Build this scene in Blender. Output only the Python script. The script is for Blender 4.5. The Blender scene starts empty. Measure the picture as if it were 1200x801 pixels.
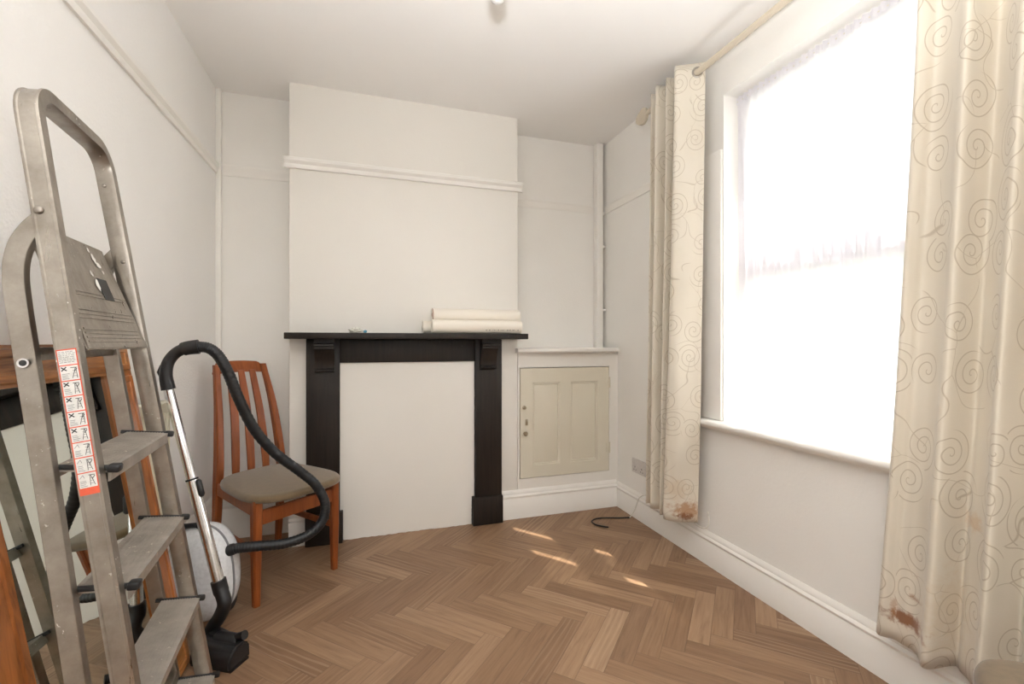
import bpy, bmesh, math, random
from mathutils import Vector, Matrix, noise
random.seed(7)
R = math.radians
sc = bpy.context.scene
col = sc.collection

# ------------------------------------------------------------------ helpers
def V(*a): return Vector(a)

def link(name, bm, mat=None, parent=None, smooth=None, loc=None, kind=None):
    bmesh.ops.recalc_face_normals(bm, faces=bm.faces)
    me = bpy.data.meshes.new(name)
    bm.to_mesh(me); bm.free()
    o = bpy.data.objects.new(name, me)
    col.objects.link(o)
    for m in (mat if isinstance(mat, (list, tuple)) else [mat]):
        if m: me.materials.append(m)
    if smooth is not None:
        for p in me.polygons: p.use_smooth = True
        if smooth < 179:
            me.set_sharp_from_angle(angle=R(smooth))
    if parent:
        o.parent = parent
    if loc: o.location = loc
    if kind: o['kind'] = kind
    return o

def tag(o, label, cat, group=None):
    o['label'] = label; o['category'] = cat
    if group: o['group'] = group
    return o

def thing(name, label, cat, loc=(0, 0, 0), rz=0, group=None):
    o = bpy.data.objects.new(name, None)
    o.empty_display_size = .05
    col.objects.link(o)
    o.location = loc; o.rotation_euler = (0, 0, rz)
    return tag(o, label, cat, group)

def box(bm, lo, hi, bevel=0, seg=2, mi=0, M=None):
    x0, y0, z0 = lo; x1, y1, z1 = hi
    vs = [bm.verts.new(p) for p in ((x0,y0,z0),(x1,y0,z0),(x1,y1,z0),(x0,y1,z0),(x0,y0,z1),(x1,y0,z1),(x1,y1,z1),(x0,y1,z1))]
    fs = [bm.faces.new([vs[i] for i in f]) for f in ((3,2,1,0),(4,5,6,7),(0,1,5,4),(1,2,6,5),(2,3,7,6),(3,0,4,7))]
    for f in fs: f.material_index = mi
    geo = vs
    if bevel:
        es = list({e for f in fs for e in f.edges})
        r = bmesh.ops.bevel(bm, geom=es, offset=bevel, segments=seg, profile=.5, affect='EDGES')
        geo = list({v for f in r['faces'] for v in f.verts} | {v for v in vs if v.is_valid})
        for f in r['faces']: f.material_index = mi
    if M is not None:
        bmesh.ops.transform(bm, matrix=M, verts=geo)
    return geo

def prism(bm, pts, axis, a, b, mi=0):
    """pts: 2D outline; axis 0/1/2 is extruded from a to b."""
    def mk(p, t):
        if axis == 0: return (t, p[0], p[1])
        if axis == 1: return (p[0], t, p[1])
        return (p[0], p[1], t)
    A = [bm.verts.new(mk(p, a)) for p in pts]; B = [bm.verts.new(mk(p, b)) for p in pts]
    n = len(pts)
    fs = [bm.faces.new(A[::-1]), bm.faces.new(B)]
    for i in range(n): fs.append(bm.faces.new((A[i], A[(i+1) % n], B[(i+1) % n], B[i])))
    for f in fs: f.material_index = mi
    return A + B

def tube(bm, pts, r, seg=12, caps=True, mi=0):
    """round tube along points; r number or list"""
    pts = [Vector(p) for p in pts]; n = len(pts)
    rs = r if isinstance(r, (list, tuple)) else [r] * n
    up = None; rings = []
    for i, p in enumerate(pts):
        t = (pts[min(i+1, n-1)] - pts[max(i-1, 0)]).normalized()
        if up is None:
            up = t.orthogonal().normalized()
        up = (up - t * up.dot(t)).normalized()
        s = t.cross(up)
        rings.append([bm.verts.new(p + (up * math.cos(2*math.pi*k/seg) + s * math.sin(2*math.pi*k/seg)) * rs[i]) for k in range(seg)])
    for a, b in zip(rings, rings[1:]):
        for k in range(seg):
            bm.faces.new((a[k], a[(k+1) % seg], b[(k+1) % seg], b[k])).material_index = mi
    if caps:
        bm.faces.new(rings[0][::-1]).material_index = mi; bm.faces.new(rings[-1]).material_index = mi

def sweep(bm, pts, prof, normal, caps=True):
    """prof: (outward, n) pairs carried along pts, all in a plane with the given normal; outward = normal x tangent"""
    pts = [Vector(p) for p in pts]; n = len(pts); N = Vector(normal).normalized(); rings = []
    for i, p in enumerate(pts):
        t0 = (pts[i] - pts[i-1]).normalized() if i else (pts[1] - pts[0]).normalized()
        t1 = (pts[i+1] - pts[i]).normalized() if i < n-1 else t0
        t = (t0 + t1).normalized()
        s = N.cross(t).normalized() / max(.3, t.dot(t0))
        rings.append([bm.verts.new(p + s * a + N * b) for a, b in prof])
    m = len(prof)
    for a, b in zip(rings, rings[1:]):
        for k in range(m): bm.faces.new((a[k], a[(k+1) % m], b[(k+1) % m], b[k]))
    if caps:
        bm.faces.new(rings[0][::-1]); bm.faces.new(rings[-1])

def lathe(bm, prof, seg=24, M=None, mi=0):
    rings = []
    vs = []
    for r, z in prof:
        if r < 1e-6:
            v = [bm.verts.new((0, 0, z))]
        else:
            v = [bm.verts.new((r*math.cos(2*math.pi*k/seg), r*math.sin(2*math.pi*k/seg), z)) for k in range(seg)]
        rings.append(v); vs += v
    for a, b in zip(rings, rings[1:]):
        for k in range(seg):
            k2 = (k+1) % seg
            q = [a[k % len(a)], a[k2 % len(a)], b[k2 % len(b)], b[k % len(b)]]
            q = list(dict.fromkeys(q))
            if len(q) > 2: bm.faces.new(q).material_index = mi
    for ring in (rings[0], rings[-1]):
        if len(ring) > 2: bm.faces.new(ring).material_index = mi
    if M is not None: bmesh.ops.transform(bm, matrix=M, verts=vs)
    return vs

def catmull(P, n=8):
    P = [Vector(p) for p in P]; Q = [P[0]*2 - P[1]] + P + [P[-1]*2 - P[-2]]; out = []
    for i in range(1, len(Q)-2):
        a, b, c, d = Q[i-1:i+3]
        for k in range(n):
            t = k / n
            out.append(.5*((2*b) + (c-a)*t + (2*a-5*b+4*c-d)*t*t + (3*b-a-3*c+d)*t**3))
    out.append(P[-1]); return out

def fillet(P, r, n=8):
    P = [Vector(p) for p in P]; out = [P[0]]
    for i in range(1, len(P)-1):
        a = (P[i-1]-P[i]).normalized(); b = (P[i+1]-P[i]).normalized()
        ang = a.angle(b); d = r / math.tan(ang/2)
        c = P[i] + (a+b).normalized() * (r / math.sin(ang/2))
        s = P[i] + a*d - c; e = P[i] + b*d - c
        tot = s.angle(e)
        for k in range(n+1):
            t = k/n
            out.append(c + (s*math.sin((1-t)*tot) + e*math.sin(t*tot)) / math.sin(tot))
    out.append(P[-1]); return out

def align(z, loc):
    return Matrix.Translation(loc) @ Vector(z).to_track_quat('Z', 'Y').to_matrix().to_4x4()

def newbm(): return bmesh.new()

# ------------------------------------------------------------------ materials
class NT:
    def __init__(s, name):
        s.m = bpy.data.materials.new(name); s.m.use_nodes = True
        s.t = s.m.node_tree; s.t.nodes.clear()
        s.out = s.t.nodes.new('ShaderNodeOutputMaterial')
    def n(s, typ, **kw):
        nd = s.t.nodes.new('ShaderNode' + typ)
        for k, v in kw.items():
            if k.startswith('i_'): s.set(nd, k[2:].replace('_', ' '), v)
            else: setattr(nd, k, v)
        return nd
    def set(s, nd, key, v):
        if isinstance(key, str) and key not in nd.inputs:
            key = key.title()
        inp = nd.inputs[key]
        if isinstance(v, bpy.types.NodeSocket): s.t.links.new(v, inp)
        elif isinstance(v, (tuple, list)) and len(v) == 3 and inp.type == 'RGBA': inp.default_value = (*v, 1)
        else: inp.default_value = v
    def math(s, op, a, b=None, c=None, clamp=False):
        nd = s.n('Math', operation=op, use_clamp=clamp)
        for i, v in enumerate((a, b, c)):
            if v is not None: s.set(nd, i, v)
        return nd.outputs[0]
    def mix(s, f, a, b, mode='MIX'):
        nd = s.n('Mix', data_type='RGBA', blend_type=mode)
        s.set(nd, 0, f); s.set(nd, 6, a if not isinstance(a, tuple) else (*a, 1)); s.set(nd, 7, b if not isinstance(b, tuple) else (*b, 1))
        return nd.outputs[2]
    def ramp(s, f, stops):
        nd = s.n('ValToRGB'); el = nd.color_ramp.elements
        while len(el) < len(stops): el.new(.5)
        for e, (p, c) in zip(el, stops):
            e.position = p; e.color = (*c, 1) if not isinstance(c, (int, float)) else (c, c, c, 1)
        s.set(nd, 0, f); return nd.outputs[0]
    def noise(s, vec, scale, detail=4, rough=.5, out=0, dist=0):
        nd = s.n('TexNoise'); s.set(nd, 'Vector', vec); s.set(nd, 'Scale', scale); s.set(nd, 'Detail', detail); s.set(nd, 'Roughness', rough); s.set(nd, 'Distortion', dist)
        return nd.outputs[out]
    def bump(s, h, strength=.3, dist=.002):
        nd = s.n('Bump'); s.set(nd, 'Height', h); s.set(nd, 'Strength', strength); s.set(nd, 'Distance', dist)
        return nd.outputs[0]
    def bsdf(s, color, rough=.5, metal=0, normal=None, **kw):
        b = s.n('BsdfPrincipled')
        s.set(b, 'Base Color', color); s.set(b, 'Roughness', rough); s.set(b, 'Metallic', metal)
        if normal is not None: s.set(b, 'Normal', normal)
        for k, v in kw.items(): s.set(b, k.replace('_', ' '), v)
        s.t.links.new(b.outputs[0], s.out.inputs[0]); return b
    def obj(s): return s.n('TexCoord').outputs['Object']
    def uv(s): return s.n('UVMap').outputs[0]

def srgb(r, g, b):
    f = lambda c: (c/255/12.92) if c/255 <= .04045 else ((c/255+.055)/1.055)**2.4
    return (f(r), f(g), f(b))

def paint(name, c, bump_scale=60, bump=.15, rough=.6, patch=.03):
    t = NT(name); o = t.obj()
    n1 = t.noise(o, bump_scale, 5, .6); n2 = t.noise(o, 2.2, 3)
    c2 = tuple(max(0, v - patch) for v in c)
    cc = t.mix(t.ramp(n2, [(.35, 0), (.7, 1)]), c, c2)
    t.bsdf(cc, rough, 0, t.bump(n1, bump, .004), Specular_IOR_Level=.3)
    return t.m

M = {}
M['wall'] = paint('white_wall_paint', (.85, .835, .80), 70, .22)
M['breast'] = paint('cream_white_paint', (.805, .78, .73), 55, .08, .5, .02)
M['ceiling'] = paint('ceiling_paint', (.86, .845, .825), 40, .05, .7, .02)
M['trim'] = paint('white_gloss_trim', (.85, .83, .79), 25, .06, .35, .03)
M['cupboard'] = paint('cream_cupboard_paint', (.70, .655, .545), 30, .05, .4, .03)
M['upvc'] = paint('white_plastic_frame', (.86, .87, .88), 30, .02, .3, .01)
M['rad'] = paint('cream_radiator_enamel', (.76, .72, .58), 20, .02, .3, .02)

def woodchip():
    t = NT('woodchip_wallpaper'); o = t.obj()
    v = t.n('TexVoronoi'); t.set(v, 'Vector', o); t.set(v, 'Scale', 95)
    n1 = t.noise(o, 60, 6, .65); h = t.math('ADD', n1, t.math('MULTIPLY', v.outputs[0], .5))
    cc = t.mix(t.ramp(t.noise(o, 1.7, 3), [(.35, 0), (.7, 1)]), (.85, .84, .82), (.82, .805, .785))
    t.bsdf(cc, .65, 0, t.bump(h, .30, .005), Specular_IOR_Level=.3); return t.m
M['woodchip'] = woodchip()

def floor_mat():
    t = NT('herringbone_oak_vinyl'); uv = t.uv()
    rnd = t.n('VertexColor', layer_name='plank'); rs = t.n('SeparateColor'); t.set(rs, 0, rnd.outputs[0])
    r1, r2, r3 = rs.outputs
    off = t.n('CombineXYZ'); t.set(off, 0, t.math('MULTIPLY', r2, 37)); t.set(off, 1, t.math('MULTIPLY', r3, 23)); t.set(off, 2, t.math('MULTIPLY', r1, 11))
    add = t.n('VectorMath', operation='ADD'); t.set(add, 0, uv); t.set(add, 1, off.outputs[0])
    mp = t.n('Mapping'); t.set(mp, 'Vector', add.outputs[0]); mp.inputs['Scale'].default_value = (4.5, 60, 1)
    g1 = t.noise(mp.outputs[0], 1.0, 6, .62, dist=.6)
    mp2 = t.n('Mapping'); t.set(mp2, 'Vector', add.outputs[0]); mp2.inputs['Scale'].default_value = (5, 26, 1)
    w = t.n('TexWave', wave_type='BANDS', bands_direction='Y'); t.set(w, 'Vector', mp2.outputs[0]); t.set(w, 'Scale', .55); t.set(w, 'Distortion', 11); t.set(w, 'Detail', 3); t.set(w, 'Detail Scale', .45)
    base = t.ramp(r1, [(0, srgb(150, 121, 96)), (.15, srgb(158, 129, 103)), (.5, srgb(168, 139, 112)), (.8, srgb(176, 147, 120)), (.93, srgb(182, 154, 127)), (1, srgb(148, 120, 96))])
    grain = t.ramp(g1, [(.3, srgb(150, 124, 104)), (.5, srgb(205, 190, 175)), (.75, srgb(235, 226, 215))])
    c = t.mix(.58, base, t.mix(1, base, grain, 'MULTIPLY'))
    ring = t.ramp(w.outputs[0], [(.0, 0), (.72, 0), (.9, 1)])
    heavy = t.ramp(r3, [(.35, .02), (.95, .20)])
    c = t.mix(t.math('MULTIPLY', ring, heavy), c, srgb(200, 178, 152))
    ring2 = t.ramp(w.outputs[0], [(.05, 1), (.25, 0)])
    c = t.mix(t.math('MULTIPLY', ring2, t.math('MULTIPLY', heavy, .6)), c, srgb(112, 88, 70))
    # groove at plank edges
    sp = t.n('SeparateXYZ'); t.set(sp, 0, uv)
    W = .076; L = .38
    dv = t.math('MINIMUM', sp.outputs[1], t.math('SUBTRACT', W, sp.outputs[1]))
    du = t.math('MINIMUM', sp.outputs[0], t.math('SUBTRACT', L, sp.outputs[0]))
    d = t.math('MINIMUM', du, dv)
    gr = t.ramp(t.math('MULTIPLY', d, 400), [(.12, 1), (.6, 0)])
    c = t.mix(t.math('MULTIPLY', gr, .55), c, srgb(88, 68, 54))
    h = t.math('ADD', t.math('MULTIPLY', t.math('SUBTRACT', 1.0, gr), 1.0), t.math('MULTIPLY', g1, .25))
    t.bsdf(c, t.ramp(g1, [(.3, .5), (.7, .42)]), 0, t.bump(h, .25, .0015), Specular_IOR_Level=.35); return t.m
M['floor'] = floor_mat()

def wood(name, c1, c2, scale=(3, 40, 40), rough=.4, coat=0):
    t = NT(name); mp = t.n('Mapping'); t.set(mp, 'Vector', t.obj()); mp.inputs['Scale'].default_value = scale
    g = t.noise(mp.outputs[0], 1, 7, .6, dist=1.2)
    c = t.ramp(g, [(.3, c1), (.7, c2)])
    t.bsdf(c, rough, 0, t.bump(g, .1, .001), Coat_Weight=coat); return t.m
M['teak'] = wood('teak_chair_wood', srgb(118, 56, 18), srgb(162, 88, 40), (18, 18, 2.5), .38)
M['pine'] = wood('stained_pine_frame', srgb(112, 64, 28), srgb(188, 126, 68), (30, 4, 30), .35, .2)
M['pine_v'] = wood('stained_pine_upright', srgb(112, 60, 22), srgb(184, 112, 54), (34, 34, 2.5), .35, .2)
def darkwood():
    t = NT('black_brown_fireplace_paint'); o = t.obj()
    mp = t.n('Mapping'); t.set(mp, 'Vector', o); mp.inputs['Scale'].default_value = (60, 60, 4)
    g = t.noise(mp.outputs[0], 1, 5, .6)
    sp = t.noise(o, 55, 2, .5)
    c = t.ramp(g, [(.35, (.011, .0075, .006)), (.7, (.024, .0165, .012))])
    c = t.mix(t.ramp(sp, [(.765, 0), (.80, .6)]), c, (.25, .22, .2))
    t.bsdf(c, .5, 0, t.bump(g, .15, .001), Specular_IOR_Level=.35); return t.m
M['dark'] = darkwood()

def alu():
    t = NT('worn_aluminium'); o = t.obj()
    n = t.noise(o, 14, 6, .65); mp = t.n('Mapping'); t.set(mp, 'Vector', o); mp.inputs['Scale'].default_value = (90, 90, 6)
    s = t.noise(mp.outputs[0], 1, 4, .6)
    c = t.ramp(n, [(.3, (.27, .24, .205)), (.7, (.43, .395, .35))])
    sp = t.math('MULTIPLY', t.ramp(t.noise(o, 120, 3, .6), [(.67, 0), (.70, 1)]), t.ramp(t.noise(o, 9, 2), [(.52, 0), (.62, 1)]))
    c = t.mix(sp, c, (.80, .78, .74))
    met = t.math('SUBTRACT', .96, t.math('MULTIPLY', sp, .9))
    t.bsdf(c, t.ramp(s, [(.3, .27), (.7, .42)]), met, t.bump(s, .06, .0005)); return t.m
M['alu'] = alu()
def tread_mat():
    t = NT('ribbed_tread_aluminium'); o = t.obj()
    n = t.noise(o, 20, 6, .65)
    c = t.ramp(n, [(.3, (.36, .325, .285)), (.7, (.52, .48, .43))])
    sp = t.ramp(t.noise(o, 75, 4, .6), [(.66, 0), (.70, .9)])
    c = t.mix(sp, c, (.78, .74, .66))
    t.bsdf(c, .5, .7, t.bump(n, .1, .0006)); return t.m
M['tread'] = tread_mat()

def plain(name, c, rough=.5, metal=0, bump=0, bs=80, **kw):
    t = NT(name); o = t.obj(); n = t.noise(o, bs, 4)
    c2 = tuple(v*.88 for v in c)
    t.bsdf(t.mix(t.ramp(n, [(.4, 0), (.65, 1)]), c, c2), rough, metal, t.bump(n, bump, .001) if bump else None, **kw); return t.m
M['black'] = plain('black_plastic', (.012, .012, .013), .45)
M['hose'] = plain('black_hose_rubber', (.011, .012, .014), .42)
M['chrome'] = plain('chrome_tube', (.82, .82, .83), .13, 1)
M['white_gloss'] = plain('white_gloss_plastic', (.76, .78, .80), .18, 0, Coat_Weight=.3)
M['grey'] = plain('grey_plastic', (.22, .22, .23), .4)
M['orange'] = plain('orange_red_print', srgb(225, 95, 65), .5)
M['paint'] = plain('white_paint_fleck', (.88, .86, .82), .5)
M['paper'] = plain('label_white', (.74, .73, .70), .5)
M['ink'] = plain('label_ink', (.03, .03, .03), .6)
M['ink_soft'] = plain('label_pale_ink', (.27, .27, .27), .6)
M['roll'] = paint('lining_paper', (.84, .79, .70), 12, .02, .6, .02)
M['rust'] = plain('red_brown_card', srgb(150, 90, 65), .6)
M['seat'] = plain('olive_taupe_velvet', srgb(114, 95, 68), .85, 0, .25, 45, Sheen_Weight=.35)
M['olive'] = plain('olive_beige_fabric', srgb(120, 103, 81), .85, 0, .15, 60, Sheen_Weight=.2)
M['olive_patch'] = plain('worn_patch', srgb(118, 103, 78), .85)
M['socket'] = plain('pale_grey_socket', (.62, .59, .57), .35)
M['brass'] = plain('tarnished_brass', (.42, .36, .26), .35, .9)
M['bulb'] = plain('opal_bulb_glass', (.88, .88, .87), .2)
M['pole'] = paint('cream_painted_pole', (.62, .55, .44), 8, .02, .35, .03)
M['ring'] = plain('brushed_ring_metal', (.42, .39, .35), .3, 1)
M['blue'] = plain('blue_scrap', srgb(90, 160, 190), .5)
M['scrap'] = plain('clear_wrap', (.70, .69, .62), .25)
M['wire'] = plain('white_wire', (.80, .77, .70), .4)

def mirror():
    t = NT('mirror_glass'); t.bsdf((.70, .74, .70), .01, 1); return t.m
M['mirror'] = mirror()

def glass():
    t = NT('window_glass'); tr = t.n('BsdfTransparent'); gl = t.n('BsdfGlossy'); t.set(gl, 'Roughness', .0)
    t.set(tr, 'Color', (.97, .98, .98, 1)); fr = t.n('Fresnel'); t.set(fr, 'IOR', 1.45)
    mx = t.n('MixShader'); t.set(mx, 0, t.math('MULTIPLY', fr.outputs[0], .8)); t.set(mx, 1, tr.outputs[0]); t.set(mx, 2, gl.outputs[0])
    t.t.links.new(mx.outputs[0], t.out.inputs[0]); return t.m
M['glass'] = glass()

def net():
    t = NT('sheer_voile'); tr = t.n('BsdfTransparent'); tl = t.n('BsdfTranslucent'); df = t.n('BsdfDiffuse')
    t.set(tl, 'Color', (.92, .91, .95, 1)); t.set(df, 'Color', (.88, .87, .92, 1)); t.set(tr, 'Color', (1, 1, 1, 1))
    m1 = t.n('MixShader'); t.set(m1, 0, .80); t.set(m1, 1, df.outputs[0]); t.set(m1, 2, tl.outputs[0])
    uv = t.uv(); w = t.noise(uv, 3, 3)
    m2 = t.n('MixShader'); t.set(m2, 0, t.ramp(w, [(.3, .88), (.7, .93)])); t.set(m2, 1, tr.outputs[0]); t.set(m2, 2, m1.outputs[0])
    t.t.links.new(m2.outputs[0], t.out.inputs[0]); return t.m
M['net'] = net()

def curtain_mat(name, stains):
    t = NT(name); uv = t.uv()
    def spirals(scale, seed, pitch, rmax):
        mp = t.n('Mapping'); t.set(mp, 'Vector', uv); mp.inputs['Scale'].default_value = (scale, scale*.85, 1); mp.inputs['Location'].default_value = (seed, seed*.37, 0)
        v = t.n('TexVoronoi', voronoi_dimensions='2D'); t.set(v, 'Vector', mp.outputs[0]); t.set(v, 'Scale', 1); t.set(v, 'Randomness', .55)
        sub = t.n('VectorMath', operation='SUBTRACT'); t.set(sub, 0, mp.outputs[0]); t.set(sub, 1, v.outputs['Position'])
        s = t.n('SeparateXYZ'); t.set(s, 0, sub.outputs[0])
        rr = t.math('SQRT', t.math('ADD', t.math('POWER', s.outputs[0], 2), t.math('POWER', s.outputs[1], 2)))
        th = t.math('DIVIDE', t.math('ARCTAN2', s.outputs[1], s.outputs[0]), 2*math.pi)
        rc = t.n('SeparateColor'); t.set(rc, 0, v.outputs['Color'])
        sg = t.math('SUBTRACT', t.math('MULTIPLY', t.math('GREATER_THAN', rc.outputs[0], .5), 2), 1)
        ph = t.math('ADD', t.math('ADD', t.math('DIVIDE', rr, pitch), t.math('MULTIPLY', th, sg)), rc.outputs[1])
        f = t.math('ABSOLUTE', t.math('SUBTRACT', t.math('FRACT', ph), .5))
        line = t.ramp(f, [(0, 1), (.045, 1), (.085, 0)])
        msk = t.math('LESS_THAN', rr, t.math('ADD', rmax, t.math('MULTIPLY', rc.outputs[2], .16)))
        return t.math('MULTIPLY', line, msk)
    # linking stems: contour lines of a smooth field
    wob = t.n('TexNoise'); t.set(wob, 'Vector', uv); t.set(wob, 'Scale', 7.0); t.set(wob, 'Detail', 0)
    wv = t.n('VectorMath', operation='MULTIPLY_ADD'); t.set(wv, 0, wob.outputs['Color']); wv.inputs[1].default_value = (.22, .22, 0); t.set(wv, 2, uv)
    ve = t.n('TexVoronoi', voronoi_dimensions='2D', feature='DISTANCE_TO_EDGE'); t.set(ve, 'Vector', wv.outputs[0]); t.set(ve, 'Scale', 5.5)
    st = t.ramp(ve.outputs[0], [(0, 1), (.004, 1), (.009, 0)])
    br = t.ramp(t.noise(uv, 9, 1), [(.44, 0), (.50, 1)])
    st = t.math('MULTIPLY', st, br)
    L = t.math('MAXIMUM', spirals(7.6, 3.1, .16, .33), t.math('MULTIPLY', st, .9))
    base = t.mix(t.ramp(t.noise(uv, 2.5, 3), [(.4, 0), (.7, 1)]), srgb(226, 218, 203), srgb(220, 211, 194))
    c = t.mix(t.math('MULTIPLY', L, .60), base, srgb(172, 156, 132))
    s = t.n('SeparateXYZ'); t.set(s, 0, uv)
    blot = t.noise(uv, 42, 5, .65)
    for (u0, v0, ru, rv, amt, cc) in stains:
        du = t.math('DIVIDE', t.math('SUBTRACT', s.outputs[0], u0), ru); dv = t.math('DIVIDE', t.math('SUBTRACT', s.outputs[1], v0), rv)
        d = t.math('SQRT', t.math('ADD', t.math('POWER', du, 2), t.math('POWER', dv, 2)))
        k = t.ramp(t.math('ADD', d, t.math('MULTIPLY', t.math('SUBTRACT', blot, .5), 2.0)), [(.35, amt), (.9, 0)])
        c = t.mix(k, c, cc)
    weave = t.noise(uv, 260, 2)
    b = t.n('BsdfPrincipled'); t.set(b, 'Base Color', c); t.set(b, 'Roughness', .42); t.set(b, 'Sheen Weight', .25); t.set(b, 'Specular IOR Level', .45)
    t.set(b, 'Normal', t.bump(t.math('SUBTRACT', weave, t.math('MULTIPLY', L, 1.2)), .12, .0015))
    tl = t.n('BsdfTranslucent'); t.set(tl, 'Color', c)
    mx = t.n('MixShader'); t.set(mx, 0, .13); t.set(mx, 1, b.outputs[0]); t.set(mx, 2, tl.outputs[0])
    t.t.links.new(mx.outputs[0], t.out.inputs[0]); return t.m

# ------------------------------------------------------------------ room shell
XL, XW = -.785, 1.625           # side wall faces
YB, YA = 2.705, 2.92            # chimney breast face, alcove back
YR, H = -1.3, 2.5
BX0, BX1 = -.39, .912           # chimney breast

def herringbone():
    W, n = .076, 5
    bm = newbm(); uvl = bm.loops.layers.uv.new('UVMap'); cl = bm.loops.layers.color.new('plank')
    rng = random.Random(3); q = math.sqrt(.5); u0, v0 = 1.716, -.2664
    def quad(ua, va, ub, vb, horiz):
        cx = (ua+ub)/2*W+u0; cy = (va+vb)/2*W+v0
        X = (cx+cy)*q; Y = (cx-cy)*q
        if not (XL-.3 < X < XW+.3 and YR-.3 < Y < YA+.3): return
        c = (rng.random(), rng.random(), rng.random(), 1)
        pts = [(ua, va), (ub, va), (ub, vb), (ua, vb)]
        vs = []
        for u, v in pts:
            U, Vv = u*W+u0, v*W+v0
            vs.append(bm.verts.new(((U+Vv)*q, (U-Vv)*q, 0)))
        f = bm.faces.new(vs)
        for lp, (u, v) in zip(f.loops, pts):
            lp[uvl].uv = ((u-ua)*W, (v-va)*W) if horiz else ((v-va)*W, (u-ua)*W)
            lp[cl] = c
    for j in range(-70, 70):
        for i in range(-70, 70):
            k = (i-j) % (2*n)
            if k == 0: quad(i, j, i+n, j+1, True)
            if k == 2*n-1: quad(i, j, i+1, j+n, False)
    bmesh.ops.remove_doubles(bm, verts=bm.verts, dist=1e-5)
    for co, no in (((XL-.05, 0, 0), (-1, 0, 0)), ((XW+.05, 0, 0), (1, 0, 0)), ((0, YR-.05, 0), (0, -1, 0)), ((0, YA+.05, 0), (0, 1, 0))):
        bmesh.ops.bisect_plane(bm, geom=bm.verts[:]+bm.edges[:]+bm.faces[:], plane_co=co, plane_no=no, clear_outer=True)
    for f in bm.faces: f.normal_update()
    up = [f for f in bm.faces if f.normal.z < 0]
    bmesh.ops.reverse_faces(bm, faces=up)
    me = bpy.data.meshes.new('floor'); bm.to_mesh(me); bm.free()
    o = bpy.data.objects.new('floor', me); col.objects.link(o); me.materials.append(M['floor']); o['kind'] = 'structure'
herringbone()

def shell(name, lo, hi, mat, bevel=0):
    bm = newbm(); box(bm, lo, hi, bevel, 2)
    return link(name, bm, mat, kind='structure', smooth=40 if bevel else None)

shell('ceiling', (XL-.2, YR-.2, H), (XW+.4, YA+.2, H+.12), M['ceiling'])
shell('wall_left', (XL-.15, YR-.15, -.1), (XL, YA+.15, H+.05), M['woodchip'])
shell('wall_back', (XL-.1, YA, -.1), (XW+.3, YA+.15, H+.05), M['wall'])
shell('wall_chimney_breast', (BX0, YB, -.1), (BX1, YA+.02, H+.05), M['breast'], .006)
shell('wall_rear', (XL-.15, YR-.15, -.1), (XW+.3, YR, H+.05), M['wall'])

# window wall with one opening
OY0, OY1, OZ0, OZ1 = .50, 1.7525, .70, 2.275
XO = 1.95
def wall_right():
    bm = newbm()
    ys = [YR-.15, OY0, OY1, YA+.15]; zs = [-.1, OZ0, OZ1, H+.05]
    def g(x): return [[bm.verts.new((x, y, z)) for z in zs] for y in ys]
    A, B = g(XW), g(XO)
    for i in range(3):
        for j in range(3):
            if i == 1 and j == 1: continue
            for G in (A, B): bm.faces.new((G[i][j], G[i+1][j], G[i+1][j+1], G[i][j+1]))
    def side(a, b): bm.faces.new((A[a[0]][a[1]], A[b[0]][b[1]], B[b[0]][b[1]], B[a[0]][a[1]]))
    for a, b in (((1,1),(2,1)), ((2,1),(2,2)), ((2,2),(1,2)), ((1,2),(1,1))): side(a, b)
    for k in range(3):
        side((k,0),(k+1,0)); side((k,3),(k+1,3)); side((0,k),(0,k+1)); side((3,k),(3,k+1))
    return link('wall_right', bm, M['wall'], kind='structure')
wall_right()
# outer lintel drop
shell('trim_outer_lintel', (1.86, OY0-.02, 2.225), (XO, OY1+.02, OZ1), M['trim'])

# skirting boards: profile (outward from wall, z)
def skirting(name, p0, p1, out, h, mat=None):
    k = h/.165
    prof = [(0, 0), (.019, 0), (.019, .112*k), (.0165, .116*k), (.0165, .121*k), (.0195, .125*k), (.021, .131*k), (.017, .138*k), (.0125, .141*k), (.0125, .145*k), (.0115, .150*k), (.008, .158*k), (.003, h), (0, h)]
    bm = newbm(); o = Vector(out)
    A = [bm.verts.new(Vector((*p0, 0)) + o*a + V(0, 0, z)) for a, z in prof]
    B = [bm.verts.new(Vector((*p1, 0)) + o*a + V(0, 0, z)) for a, z in prof]
    n = len(prof); bm.faces.new(A[::-1]); bm.faces.new(B)
    for i in range(n): bm.faces.new((A[i], A[(i+1) % n], B[(i+1) % n], B[i]))
    return link(name, bm, mat or M['trim'], kind='structure', smooth=35)
skirting('baseboard_right', (XW, YR), (XW, YB-.0), (-1, 0, 0), .162)
skirting('baseboard_back', (.7985, YB), (XW-.015, YB), (0, -1, 0), .175)
skirting('baseboard_chimney', (BX0, YB), (-.303, YB), (0, -1, 0), .175)
skirting('baseboard_alcove', (XL, YA), (BX0, YA), (0, -1, 0), .235)
skirting('baseboard_left', (XL, YR), (XL, YA-.015), (1, 0, 0), .27)
skirting('baseboard_rear', (XL, YR), (XW, YR), (0, 1, 0), .17)

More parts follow.
